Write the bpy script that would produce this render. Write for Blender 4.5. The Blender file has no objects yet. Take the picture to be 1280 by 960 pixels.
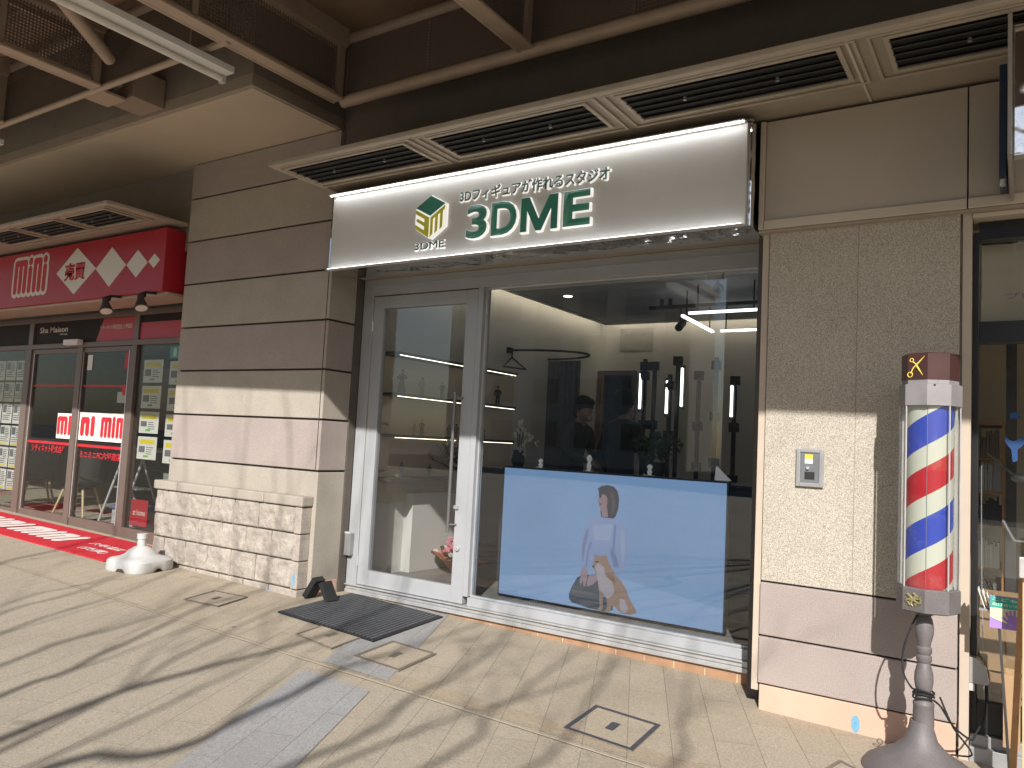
import bpy, bmesh, math, random
import numpy as np
from mathutils import Vector, Matrix, noise
random.seed(7)
PI = math.pi
SC = bpy.context.scene
COL = SC.collection

# ------------------------------------------------------------------ camera
F_PX, YAW, PITCH, ROLL = 979.9, math.radians(-33.3775), math.radians(4.2475), math.radians(2.9277)
CAM = np.array([0, 0, 1.35])
_cy, _sy, _cp, _sp = math.cos(YAW), math.sin(YAW), math.cos(PITCH), math.sin(PITCH)
_f = np.array([_sy*_cp, _cy*_cp, _sp]); _r = np.array([_cy, -_sy, 0.0]); _u = np.cross(_r, _f)
_cr, _sr = math.cos(ROLL), math.sin(ROLL)
CR, CU = _cr*_r + _sr*_u, -_sr*_r + _cr*_u
cd = bpy.data.cameras.new('camera'); cam = bpy.data.objects.new('camera', cd); COL.objects.link(cam)
cd.sensor_width = 36; cd.lens = F_PX*36/1280; cd.clip_end = 600; cd.clip_start = .05
M = Matrix([[CR[i], CU[i], -_f[i], CAM[i]] for i in range(3)] + [[0, 0, 0, 1]])
cam.matrix_world = M
SC.camera = cam

def ray(px, py): return _f + CR*(px-640)/F_PX - CU*(py-480)/F_PX
def at_y(px, py, y):            # measured point of the photograph taken at its real depth y
    d = ray(px, py); p = CAM + d*(y-CAM[1])/d[1]; return Vector(p)
def at_x(px, py, x):
    d = ray(px, py); p = CAM + d*(x-CAM[0])/d[0]; return Vector(p)
def at_z(px, py, z):
    d = ray(px, py); p = CAM + d*(z-CAM[2])/d[2]; return Vector(p)

# ------------------------------------------------------------------ light
SUN_EL, SUN_ROT = math.radians(33.3), math.atan2(.45, -1)
w = bpy.data.worlds.new('World'); SC.world = w; w.use_nodes = True
nt = w.node_tree; bg = nt.nodes['Background']
sky = nt.nodes.new('ShaderNodeTexSky'); sky.sky_type = 'NISHITA'; sky.sun_disc = False
sky.sun_elevation = SUN_EL; sky.sun_rotation = SUN_ROT; sky.air_density = 1.0; sky.dust_density = 1.2
nt.links.new(sky.outputs[0], bg.inputs[0]); bg.inputs[1].default_value = .085
sd = bpy.data.lights.new('sun', 'SUN'); so = bpy.data.objects.new('sun', sd); COL.objects.link(so)
sd.energy = 4.1; sd.angle = math.radians(.53); sd.color = (1, .965, .915)
SUNV = Vector((.45, -1, .72)).normalized()
so.rotation_euler = SUNV.to_track_quat('Z', 'Y').to_euler()
so.location = (3, -6, 8)
SC.view_settings.view_transform = 'Standard'; SC.view_settings.look = 'None'
SC.view_settings.gamma = 1; SC.view_settings.use_curve_mapping = False
SC.view_settings.exposure = .62
cy = SC.cycles
cy.use_denoising = True
try: cy.denoiser = 'OPENIMAGEDENOISE'
except Exception: pass
cy.max_bounces = 10; cy.diffuse_bounces = 5; cy.glossy_bounces = 4; cy.transparent_max_bounces = 24; cy.transmission_bounces = 4
cy.caustics_reflective = False; cy.caustics_refractive = False
cy.sample_clamp_indirect = 6
cy.use_adaptive_sampling = True; cy.adaptive_threshold = .015

# ------------------------------------------------------------------ materials
MATS = {}
def N(nt, t, **kw):
    n = nt.nodes.new(t)
    for k, v in kw.items():
        if k.startswith('i_'):
            n.inputs[k[2:].replace('_', ' ')].default_value = v
        else: setattr(n, k, v)
    return n
def mathn(nt, op, a, b=None, c=None, clamp=False):
    n = nt.nodes.new('ShaderNodeMath'); n.operation = op; n.use_clamp = clamp
    for i, v in enumerate((a, b, c)):
        if v is None: continue
        if isinstance(v, (int, float)): n.inputs[i].default_value = v
        else: nt.links.new(v, n.inputs[i])
    return n.outputs[0]
def mixc(nt, fac, a, b, mode='MIX'):
    n = nt.nodes.new('ShaderNodeMix'); n.data_type = 'RGBA'; n.blend_type = mode
    for s, v in ((n.inputs[0], fac), (n.inputs[6], a), (n.inputs[7], b)):
        if isinstance(v, (int, float)): s.default_value = v
        elif isinstance(v, tuple): s.default_value = (*v[:3], 1)
        else: nt.links.new(v, s)
    return n.outputs[2]
def ramp(nt, fac, p0, p1, c0=(0, 0, 0), c1=(1, 1, 1)):
    n = nt.nodes.new('ShaderNodeValToRGB'); nt.links.new(fac, n.inputs[0])
    n.color_ramp.elements[0].position = p0; n.color_ramp.elements[1].position = p1
    n.color_ramp.elements[0].color = (*c0, 1); n.color_ramp.elements[1].color = (*c1, 1)
    return n.outputs[0]
def noise_t(nt, co, scale, detail=4, rough=.55):
    n = nt.nodes.new('ShaderNodeTexNoise'); n.inputs['Scale'].default_value = scale
    n.inputs['Detail'].default_value = detail; n.inputs['Roughness'].default_value = rough
    nt.links.new(co, n.inputs['Vector']); return n.outputs[0]
def newmat(name):
    m = bpy.data.materials.new(name); m.use_nodes = True; nt = m.node_tree
    b = nt.nodes['Principled BSDF']; tc = nt.nodes.new('ShaderNodeTexCoord')
    MATS[name] = m
    return m, nt, b, tc.outputs['Object']
def stdmat(name, col, rough=.6, metal=0, var=.12, vscale=6, spk=0, spkscale=260, bump=0, bscale=200, spec=.5, dirt=0):
    m, nt, b, co = newmat(name)
    c = tuple(col)
    v = noise_t(nt, co, vscale, 5)
    lo = tuple(x*(1-var) for x in c); hi = tuple(min(1, x*(1+var)) for x in c)
    col_s = mixc(nt, ramp(nt, v, .3, .7), lo, hi)
    if spk:
        s = noise_t(nt, co, spkscale, 2, .8)
        col_s = mixc(nt, ramp(nt, s, .35, .62), mixc(nt, spk, col_s, (0, 0, 0)), mixc(nt, spk*.3, col_s, (1, .95, .85)))
    if dirt:
        d = noise_t(nt, co, 2.2, 8, .7)
        col_s = mixc(nt, mathn(nt, 'MULTIPLY', ramp(nt, d, .5, .75), dirt), col_s, tuple(x*.45 for x in c))
    nt.links.new(col_s, b.inputs['Base Color'])
    rr = nt.nodes.new('ShaderNodeMapRange'); nt.links.new(v, rr.inputs[0])
    rr.inputs[3].default_value = max(0, rough-.08); rr.inputs[4].default_value = min(1, rough+.08)
    nt.links.new(rr.outputs[0], b.inputs['Roughness'])
    b.inputs['Metallic'].default_value = metal
    b.inputs['Specular IOR Level'].default_value = spec
    if bump:
        bn = nt.nodes.new('ShaderNodeBump'); bn.inputs['Strength'].default_value = bump; bn.inputs['Distance'].default_value = .004
        nt.links.new(noise_t(nt, co, bscale, 3, .7), bn.inputs['Height']); nt.links.new(bn.outputs[0], b.inputs['Normal'])
    return m
def emimat(name, col, strength):
    m, nt, b, co = newmat(name)
    b.inputs['Base Color'].default_value = (.6, .6, .6, 1); b.inputs['Roughness'].default_value = .4
    b.inputs['Emission Color'].default_value = (*col, 1); b.inputs['Emission Strength'].default_value = strength
    return m
def glassmat(name, tint=(.93, .95, .94), f0=.05):
    m = bpy.data.materials.new(name); m.use_nodes = True; nt = m.node_tree; MATS[name] = m
    nt.nodes.clear(); out = nt.nodes.new('ShaderNodeOutputMaterial')
    g = nt.nodes.new('ShaderNodeNewGeometry')
    d = nt.nodes.new('ShaderNodeVectorMath'); d.operation = 'DOT_PRODUCT'
    nt.links.new(g.outputs['Incoming'], d.inputs[0]); nt.links.new(g.outputs['Normal'], d.inputs[1])
    c = mathn(nt, 'ABSOLUTE', d.outputs['Value'])
    p = mathn(nt, 'POWER', mathn(nt, 'SUBTRACT', 1.0, c, clamp=True), 5.0)
    fr = mathn(nt, 'MULTIPLY_ADD', p, 1-f0, f0, clamp=True)
    t = nt.nodes.new('ShaderNodeBsdfTransparent'); t.inputs[0].default_value = (*tint, 1)
    gl = nt.nodes.new('ShaderNodeBsdfGlossy'); gl.inputs['Roughness'].default_value = .0
    mx = nt.nodes.new('ShaderNodeMixShader')
    nt.links.new(fr, mx.inputs[0]); nt.links.new(t.outputs[0], mx.inputs[1]); nt.links.new(gl.outputs[0], mx.inputs[2])
    nt.links.new(mx.outputs[0], out.inputs[0])
    return m

def paving(name, ca, cb, joint=(.21, .175, .14)):
    m, nt, b, co = newmat(name)
    mp = nt.nodes.new('ShaderNodeMapping'); mp.inputs['Rotation'].default_value = (0, 0, math.radians(66))
    nt.links.new(co, mp.inputs[0])
    br = nt.nodes.new('ShaderNodeTexBrick'); nt.links.new(mp.outputs[0], br.inputs['Vector'])
    br.inputs['Color1'].default_value = (*ca, 1); br.inputs['Color2'].default_value = (*cb, 1); br.inputs['Mortar'].default_value = (*joint, 1)
    br.inputs['Scale'].default_value = 1; br.inputs['Brick Width'].default_value = .6; br.inputs['Row Height'].default_value = .2
    br.inputs['Mortar Size'].default_value = .0018; br.inputs['Mortar Smooth'].default_value = .5; br.inputs['Bias'].default_value = 0
    s = noise_t(nt, co, 125, 4, .95); s2 = noise_t(nt, co, 60, 4, .8)
    c = mixc(nt, mathn(nt, 'MULTIPLY', ramp(nt, s, .47, .62), .62), br.outputs[0], (.11, .09, .07))
    c = mixc(nt, mathn(nt, 'MULTIPLY', ramp(nt, s2, .5, .72), .32), c, (.68, .63, .54))
    big = noise_t(nt, co, .9, 7, .65)
    c = mixc(nt, mathn(nt, 'MULTIPLY', ramp(nt, big, .48, .72), .3), c, (.2, .155, .11))
    st = noise_t(nt, co, 5.5, 3, .5)
    c = mixc(nt, mathn(nt, 'MULTIPLY', ramp(nt, st, .7, .76), .35), c, (.12, .1, .08))
    vo = nt.nodes.new('ShaderNodeTexVoronoi'); vo.inputs['Scale'].default_value = 2.1; nt.links.new(co, vo.inputs['Vector'])
    c = mixc(nt, mathn(nt, 'MULTIPLY', mathn(nt, 'LESS_THAN', vo.outputs['Distance'], .035), .6), c, (.08, .07, .06))
    nt.links.new(c, b.inputs['Base Color']); b.inputs['Roughness'].default_value = .82
    bn = nt.nodes.new('ShaderNodeBump'); bn.inputs['Strength'].default_value = .5; bn.inputs['Distance'].default_value = .004
    h = mathn(nt, 'SUBTRACT', s, mathn(nt, 'MULTIPLY', br.outputs['Fac'], 1.5))
    nt.links.new(h, bn.inputs['Height']); nt.links.new(bn.outputs[0], b.inputs['Normal'])
    return m

m_pave = paving('beige granite paving', (.44, .38, .29), (.405, .35, .268))
m_pave2 = paving('warm paving', (.46, .39, .295), (.425, .36, .27))
m_pavegrey = paving('grey paving', (.365, .365, .365), (.335, .335, .34), (.19, .19, .19))
m_paveband = paving('stained band', (.40, .32, .225), (.425, .345, .25))
m_asphalt = stdmat('asphalt', (.055, .055, .058), .9, spk=.3, bump=.3)
m_white_line = stdmat('road paint', (.75, .75, .72), .7)
m_stone_b = stdmat('beige stone', (.405, .36, .30), .8, var=.07, vscale=3, spk=.22, spkscale=210, bump=.55, bscale=170, dirt=.12)
m_stone_p = stdmat('pink stone', (.37, .305, .28), .8, var=.07, vscale=3, spk=.22, spkscale=210, bump=.55, bscale=170, dirt=.12)
m_stone_s = stdmat('speckled stone', (.52, .46, .375), .8, var=.06, vscale=2.5, spk=.5, spkscale=190, bump=.7, bscale=170, dirt=.08)
m_stone_r = stdmat('rough stone', (.41, .355, .305), .88, var=.22, vscale=9, spk=.3, spkscale=160, bump=.8, bscale=60, dirt=.2)
m_peach = stdmat('peach painted plinth', (.60, .40, .30), .75, var=.05, bump=.15, bscale=300, dirt=.08)
m_joint = stdmat('dark joint', (.05, .035, .03), .9)
m_frame = stdmat('light aluminium frame', (.37, .38, .395), .35, var=.04, spec=.5)
m_alu = stdmat('brushed aluminium', (.58, .58, .58), .38, metal=.5, var=.1, vscale=14)
m_steel_d = stdmat('dark steel trim', (.10, .085, .07), .5, var=.1)
m_trim = stdmat('beige steel trim', (.50, .42, .34), .45, var=.04)
m_mirror = stdmat('polished steel', (.75, .75, .75), .05, metal=1, var=.05)
_nt = m_mirror.node_tree; _b = _nt.nodes['Principled BSDF']; _tc = _nt.nodes.new('ShaderNodeTexCoord'); _bn = _nt.nodes.new('ShaderNodeBump')
_bn.inputs['Strength'].default_value = .35; _bn.inputs['Distance'].default_value = .02
_nt.links.new(noise_t(_nt, _tc.outputs['Object'], 5, 2), _bn.inputs['Height']); _nt.links.new(_bn.outputs[0], _b.inputs['Normal'])
m_fascia = stdmat('beige fascia panel', (.44, .385, .32), .5, var=.04, vscale=1.5, dirt=.08)
m_fascia_l = stdmat('fascia edge', (.55, .48, .39), .5, var=.04)
m_eave = stdmat('eave paint', (.34, .285, .225), .55, var=.06, dirt=.1)
m_handle = stdmat('shaded steel handle', (.20, .195, .19), .35, metal=.6)  # darker copy of the steel; the handle's shade is put into its colour
m_vent = stdmat('vent frame paint', (.40, .34, .27), .5, var=.08, dirt=.15)
m_black = stdmat('matt black', (.018, .017, .016), .6)
m_louvre = stdmat('louvre paint', (.055, .05, .045), .45)
m_conc = stdmat('brown rendered beam', (.235, .205, .17), .9, var=.08, spk=.12, spkscale=300, bump=.4)
m_conc_l = stdmat('beam edge', (.34, .28, .22), .9, var=.06, spk=.15, bump=.4)
m_soffit = stdmat('beige soffit board', (.50, .42, .32), .6, var=.05, vscale=1.2)
m_canopy = stdmat('brown canopy paint', (.30, .23, .18), .5, var=.1, dirt=.25)
m_canopy_l = stdmat('canopy flange', (.42, .325, .245), .45, var=.08, dirt=.2)
m_roof = stdmat('canopy roof sheet', (.42, .29, .20), .65, var=.16, vscale=2)
m_white = stdmat('white plastic', (.50, .50, .49), .45, var=.03, dirt=.08)
m_whitep = stdmat('white painted panel', (.7, .69, .66), .5, var=.03)
m_red = stdmat('red sign', (.40, .016, .03), .35, var=.05)
m_redmat = stdmat('red carpet mat', (.55, .015, .03), .92, var=.12, vscale=20, bump=.8, bscale=300)
m_matwhite = stdmat('white mat lettering', (.75, .66, .62), .9, var=.1, vscale=20)
m_signwhite = stdmat('sign white', (.70, .66, .60), .5, var=.03)
m_redtxt = stdmat('red lettering', (.50, .018, .03), .5)
m_brownfr = stdmat('brown bronze frame', (.165, .125, .105), .4, var=.07, metal=.2)
m_blackfr = stdmat('black frame', (.012, .012, .014), .35)
m_green = stdmat('green letter face', (.04, .22, .15), .4)
m_dgreen = stdmat('dark green letter face', (.035, .11, .09), .4)
m_yellow = stdmat('yellow logo face', (.70, .66, .06), .4)
m_lettere = emimat('white acrylic letter side', (1, .97, .9), .42)
m_signface = stdmat('sign acrylic face', (.58, .56, .53), .45, var=.02)
m_led = emimat('led strip', (.95, .98, 1), 12)
m_led2 = emimat('lower led strip', (.95, .98, 1), 7)
m_ledwarm = emimat('warm led strip', (1, .88, .68), 4.5)
m_shelfled = emimat('shelf led', (1, .86, .66), 3)
m_tube = emimat('led tube light', (1, 1, 1), 4)
m_tubeoff = stdmat('unlit tube', (.72, .69, .62), .3)
m_floor_in = stdmat('grey vinyl floor', (.24, .22, .20), .55, var=.08, vscale=3)
m_wall_in = stdmat('white interior wall', (.62, .605, .57), .8, var=.03, vscale=1)
m_wall_warm = stdmat('shelf back panel', (.58, .49, .39), .7, var=.04)
m_ceil_in = stdmat('grey interior ceiling', (.36, .36, .36), .85, var=.05)
m_glass = glassmat('window glass', (.92, .93, .93), .075)
m_glass_d = glassmat('shaded glass', (.86, .87, .86), .035)
m_acryl = glassmat('clear acrylic cover', (.92, .93, .92), .04)
m_screen_bez = stdmat('screen bezel', (.012, .012, .014), .3)
m_cloth_d = stdmat('dark clothing', (.018, .017, .018), .85, var=.2, vscale=14)
m_cloth_g = stdmat('olive dark clothing', (.045, .042, .036), .85, var=.2, vscale=14)
m_skin = stdmat('skin', (.36, .22, .16), .6, var=.05)
m_hair = stdmat('black hair', (.010, .008, .007), .85, var=.2)
m_curtain = stdmat('grey curtain', (.15, .145, .14), .9, var=.15, vscale=10)
m_curtain_b = stdmat('brown curtain', (.26, .17, .11), .9, var=.15, vscale=10)
m_wood = stdmat('varnished wood', (.45, .24, .10), .5, var=.2, vscale=18)
m_woodl = stdmat('pale pine', (.62, .46, .27), .55, var=.1, vscale=18)
m_card = stdmat('cardboard', (.40, .26, .14), .85, var=.06)
m_card_in = stdmat('cardboard inside', (.33, .20, .10), .9, var=.06)
m_pole = stdmat('grey cast iron paint', (.125, .112, .115), .55, var=.13, vscale=12, spk=.12, bump=.25, bscale=90, dirt=.2)
m_polegrey = stdmat('grey metal band', (.25, .235, .24), .5, var=.12, vscale=10, dirt=.2)
m_maroon = stdmat('maroon enamel', (.055, .02, .018), .3, var=.15, vscale=8)
m_gold = stdmat('gold leaf', (.75, .58, .10), .45, var=.1)
m_brass = stdmat('tarnished brass emblem', (.36, .32, .16), .45, metal=.5, var=.3, vscale=40)
m_rubber = stdmat('black rubber', (.016, .016, .017), .75, var=.15)
m_doormat = stdmat('charcoal door mat', (.05, .058, .075), .95, var=.25, vscale=30, spk=.3, bump=1, bscale=260)
m_metal_g = stdmat('grey metal box', (.36, .36, .36), .45, metal=.4)
m_paper = stdmat('paper', (.72, .72, .68), .8, var=.03)
m_yell = stdmat('yellow print', (.75, .62, .03), .7)
m_grtxt = stdmat('green print', (.15, .45, .08), .7)
m_dkprint = stdmat('grey print', (.16, .16, .18), .8)
m_blue = stdmat('blue sticker', (.008, .05, .17), .5)
m_teal = stdmat('teal print', (.02, .42, .30), .6)
m_purple = stdmat('purple print', (.36, .22, .62), .6)
m_cream = stdmat('cream print', (.75, .72, .45), .6)
m_orangeT = stdmat('terracotta tile', (.38, .22, .13), .6, var=.1, vscale=9)
m_grout = stdmat('pale grout', (.55, .46, .34), .8)
m_paintblue = stdmat('faded blue paint mark', (.16, .36, .52), .8, var=.15, vscale=60)
m_shopwall = stdmat('beige shop wall', (.74, .66, .50), .8, var=.05)
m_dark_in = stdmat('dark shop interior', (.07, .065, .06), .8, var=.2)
m_leaf = stdmat('dark green leaves', (.035, .07, .025), .6, var=.35, vscale=20)
m_pink = stdmat('pink petals', (.62, .22, .28), .7, var=.2, vscale=30)
m_petal = stdmat('white petals', (.6, .56, .5), .7, var=.1, vscale=30)
m_wrap = stdmat('orange brown wrapping', (.45, .17, .08), .7, var=.15)
m_dried = stdmat('dried pale flowers', (.42, .34, .24), .9, var=.2, vscale=30)
m_bark = stdmat('bark', (.13, .10, .08), .9, var=.2, vscale=15, bump=.6)
m_crystal = stdmat('crystal', (.8, .82, .85), .05, metal=.6)
m_bwin = stdmat('building window', (.06, .07, .08), .1, metal=.3)
m_bwall = stdmat('pale building tile', (.42, .40, .36), .7, var=.05)
m_bwall2 = stdmat('brown building tile', (.25, .18, .14), .7, var=.05)

# paver mesh: perforated sheet
def perfmat():
    m, nt, b, co = newmat('perforated sheet')
    b.inputs['Base Color'].default_value = (.15, .118, .098, 1); b.inputs['Roughness'].default_value = .5
    mp = nt.nodes.new('ShaderNodeMapping'); nt.links.new(co, mp.inputs[0]); mp.inputs['Scale'].default_value = (44, 44, 44)
    vo = nt.nodes.new('ShaderNodeVectorMath'); vo.operation = 'FRACTION'; nt.links.new(mp.outputs[0], vo.inputs[0])
    sp = nt.nodes.new('ShaderNodeSeparateXYZ'); nt.links.new(vo.outputs[0], sp.inputs[0])
    def sq(s): return mathn(nt, 'POWER', mathn(nt, 'SUBTRACT', s, .5), 2)
    g = nt.nodes.new('ShaderNodeNewGeometry'); gs = nt.nodes.new('ShaderNodeSeparateXYZ'); nt.links.new(g.outputs['Normal'], gs.inputs[0])
    ax = mathn(nt, 'GREATER_THAN', mathn(nt, 'ABSOLUTE', gs.outputs[0]), .7)
    h = mathn(nt, 'ADD', mathn(nt, 'MULTIPLY', ax, sq(sp.outputs[1])), mathn(nt, 'MULTIPLY', mathn(nt, 'SUBTRACT', 1.0, ax), sq(sp.outputs[0])))
    d = mathn(nt, 'SQRT', mathn(nt, 'ADD', h, sq(sp.outputs[2])))
    a = mathn(nt, 'GREATER_THAN', d, .36)
    nt.links.new(a, b.inputs['Alpha'])
    return m
m_perf = perfmat()

def stripemat():
    m, nt, b, co = newmat('barber stripes')
    sp = nt.nodes.new('ShaderNodeSeparateXYZ'); nt.links.new(co, sp.inputs[0])
    th = mathn(nt, 'ARCTAN2', mathn(nt, 'SUBTRACT', sp.outputs[0], POLE[0]), mathn(nt, 'SUBTRACT', POLE[1], sp.outputs[1]))
    ph = mathn(nt, 'SUBTRACT', mathn(nt, 'DIVIDE', sp.outputs[2], .45), mathn(nt, 'DIVIDE', th, 2*PI/.85))
    fr = mathn(nt, 'FRACT', mathn(nt, 'ADD', ph, 10.0 + STRIPE_PH))
    r = nt.nodes.new('ShaderNodeValToRGB'); nt.links.new(fr, r.inputs[0]); r.color_ramp.interpolation = 'CONSTANT'
    e = r.color_ramp.elements
    cols = [(0, (.03, .06, .42)), (.30, (.55, .56, .48)), (.505, (.44, .02, .03)), (.79, (.55, .56, .48))]
    e[0].position = 0; e[0].color = (*cols[0][1], 1); e[1].position = .30; e[1].color = (*cols[1][1], 1)
    for p, c in cols[2:]:
        q = e.new(p); q.color = (*c, 1)
    v = noise_t(nt, co, 9, 5, .7)
    c = mixc(nt, mathn(nt, 'MULTIPLY', ramp(nt, v, .5, .8), .25), r.outputs[0], (.5, .5, .45))
    nt.links.new(c, b.inputs['Base Color']); b.inputs['Roughness'].default_value = .35
    b.inputs['Emission Strength'].default_value = 0
    return m

# ------------------------------------------------------------------ geometry helpers
class MB:
    def __init__(s): s.bm = bmesh.new(); s.mi = 0
    def box(s, x0, x1, y0, y1, z0, z1, bev=0, rot=None, piv=None):
        vs = [s.bm.verts.new(p) for p in ((x0,y0,z0),(x1,y0,z0),(x1,y1,z0),(x0,y1,z0),(x0,y0,z1),(x1,y0,z1),(x1,y1,z1),(x0,y1,z1))]
        fs = [s.bm.faces.new([vs[i] for i in f]) for f in ((0,3,2,1),(4,5,6,7),(0,1,5,4),(1,2,6,5),(2,3,7,6),(3,0,4,7))]
        if bev:
            es = list({e for f in fs for e in f.edges})
            r = bmesh.ops.bevel(s.bm, geom=es, offset=bev, segments=2, profile=.6, affect='EDGES')
            vs = list({v for v in r['verts']} | {v for v in vs if v.is_valid})
        if rot is not None:
            bmesh.ops.rotate(s.bm, verts=vs, cent=Vector(piv), matrix=rot)
        return s
    def tube(s, pts, rad, seg=8, cap=True):
        pts = [Vector(p) for p in pts]; n = len(pts)
        rads = rad if isinstance(rad, (list, tuple)) else [rad]*n
        rings = []; up = Vector((.13, .31, .94))
        for i, p in enumerate(pts):
            d = (pts[min(i+1, n-1)] - pts[max(i-1, 0)])
            if d.length < 1e-9: d = Vector((0, 0, 1))
            d.normalize()
            a = d.cross(up)
            if a.length < .05: a = d.cross(Vector((1, 0, 0)))
            a.normalize(); b = d.cross(a)
            rings.append([s.bm.verts.new(p + (a*math.cos(2*PI*k/seg) + b*math.sin(2*PI*k/seg))*rads[i]) for k in range(seg)])
        for i in range(n-1):
            for k in range(seg):
                s.bm.faces.new((rings[i][k], rings[i][(k+1) % seg], rings[i+1][(k+1) % seg], rings[i+1][k]))
        if cap:
            s.bm.faces.new(rings[0][::-1]); s.bm.faces.new(rings[-1])
        return s
    def lathe(s, prof, c, seg=32, ph=0, sx=1, sy=1):
        rings = []
        for r, z in prof:
            rings.append([s.bm.verts.new((c[0]+sx*max(r, 1e-4)*math.cos(ph+2*PI*k/seg), c[1]+sy*max(r, 1e-4)*math.sin(ph+2*PI*k/seg), z)) for k in range(seg)])
        for i in range(len(rings)-1):
            for k in range(seg):
                s.bm.faces.new((rings[i][k], rings[i][(k+1) % seg], rings[i+1][(k+1) % seg], rings[i+1][k]))
        s.bm.faces.new(rings[0][::-1]); s.bm.faces.new(rings[-1])
        return s
    def prism(s, pts, dvec):
        a = [s.bm.verts.new(p) for p in pts]; b = [s.bm.verts.new(Vector(p)+Vector(dvec)) for p in pts]
        n = len(a)
        s.bm.faces.new(a); s.bm.faces.new(b[::-1])
        for i in range(n): s.bm.faces.new((a[i], b[i], b[(i+1) % n], a[(i+1) % n]))
        return s
    def ball(s, c, r, sub=2, sc=(1, 1, 1), jit=0):
        rr = bmesh.ops.create_icosphere(s.bm, subdivisions=sub, radius=r)
        for v in rr['verts']:
            k = 1 + (noise.noise(v.co*(3/r)+Vector(c))*jit if jit else 0)
            v.co = Vector((v.co.x*sc[0]*k, v.co.y*sc[1]*k, v.co.z*sc[2]*k)) + Vector(c)
        return s
    def quad(s, *p):
        s.bm.faces.new([s.bm.verts.new(q) for q in p]); return s
    def obj(s, name, mat, parent=None, smooth=False):
        bmesh.ops.recalc_face_normals(s.bm, faces=s.bm.faces[:])
        me = bpy.data.meshes.new(name); s.bm.to_mesh(me); s.bm.free()
        me.materials.append(mat)
        if smooth:
            for p in me.polygons: p.use_smooth = True
            try: me.set_sharp_from_angle(angle=math.radians(38))
            except Exception: pass
        o = bpy.data.objects.new(name, me); COL.objects.link(o)
        if parent: setpar(o, parent)
        return o
def abs_loc(o):
    v = Vector(o.location); p = o.parent
    return v
def setpar(o, parent):
    o.parent = parent
    loc = parent['_w'] if '_w' in parent else (0, 0, 0)
    o.matrix_parent_inverse = Matrix.Translation(Vector(loc)).inverted()
def thing(name, label, cat, loc, group=None, kind=None):
    o = bpy.data.objects.new(name, None); COL.objects.link(o); o.empty_display_size = .1
    o.location = loc; o['_w'] = [float(v) for v in loc]
    o['label'] = label; o['category'] = cat
    if group: o['group'] = group
    if kind: o['kind'] = kind
    return o
def tag(o, label, cat, group=None):
    o['label'] = label; o['category'] = cat
    if group: o['group'] = group
    return o
def struct(o): o['kind'] = 'structure'; return o
def copy_tree(o, parent=None):
    c = o.copy(); COL.objects.link(c)
    if parent is not None: c.parent = parent
    for ch in [x for x in KIDS(o)]: copy_tree(ch, c)
    return c
def KIDS(o): return [x for x in bpy.data.objects if x.parent == o]

def text_obj(name, string, mat, x0, x1, z0, z1, y, depth=.004, parent=None, bold=0.0, origin=None, ux=None, uz=None, un=None, shear=0):
    """lettering fitted in a box on a vertical wall that faces -y (or on the plane origin/ux/uz, normal un)"""
    cu = bpy.data.curves.new(name, 'FONT'); cu.body = string; cu.extrude = 0; cu.offset = bold; cu.resolution_u = 4; cu.shear = shear
    o = bpy.data.objects.new(name, cu); COL.objects.link(o)
    dg = bpy.context.evaluated_depsgraph_get()
    me = bpy.data.meshes.new_from_object(o.evaluated_get(dg))
    COL.objects.unlink(o); bpy.data.objects.remove(o)
    bm = bmesh.new(); bm.from_mesh(me)
    if not bm.verts:
        bm.free(); print('EMPTY TEXT', string); return None
    bmesh.ops.remove_doubles(bm, verts=bm.verts[:], dist=1e-5)
    xs = [v.co.x for v in bm.verts]; ys = [v.co.y for v in bm.verts]
    ax, bx, ay, by = min(xs), max(xs), min(ys), max(ys)
    if origin is None: origin, ux, uz, un = Vector((x0, y, z0)), Vector((1, 0, 0)), Vector((0, 0, 1)), Vector((0, -1, 0))
    W, H = x1-x0, z1-z0
    r = bmesh.ops.extrude_face_region(bm, geom=bm.faces[:])
    up = {e for e in r['geom'] if isinstance(e, bmesh.types.BMVert)}
    for v in bm.verts:
        q = origin + ux*((v.co.x-ax)/(bx-ax)*W) + uz*((v.co.y-ay)/(by-ay)*H) + un*(depth if v in up else 0)
        v.co = q
    bmesh.ops.recalc_face_normals(bm, faces=bm.faces[:])
    me2 = bpy.data.meshes.new(name); bm.to_mesh(me2); bm.free(); me2.materials.append(mat)
    ob = bpy.data.objects.new(name, me2); COL.objects.link(ob)
    if parent: setpar(ob, parent)
    return ob

def poly_face(name, pts, mat, parent, n=(0, -1, 0), th=.001):
    """flat outline on a surface, with a thickness"""
    mb = MB(); mb.prism([Vector(p) for p in pts], Vector(n)*th); return mb.obj(name, mat, parent)

def gz(x): return -.022*(max(-12, min(4, x))+1)

def frame_rect(mb, x0, x1, z0, z1, y0, y1, t, bev=.003):
    mb.box(x0, x0+t, y0, y1, z0, z1, bev); mb.box(x1-t, x1, y0, y1, z0, z1, bev)
    mb.box(x0+t, x1-t, y0, y1, z0, z0+t, bev); mb.box(x0+t, x1-t, y0, y1, z1-t, z1, bev)

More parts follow.
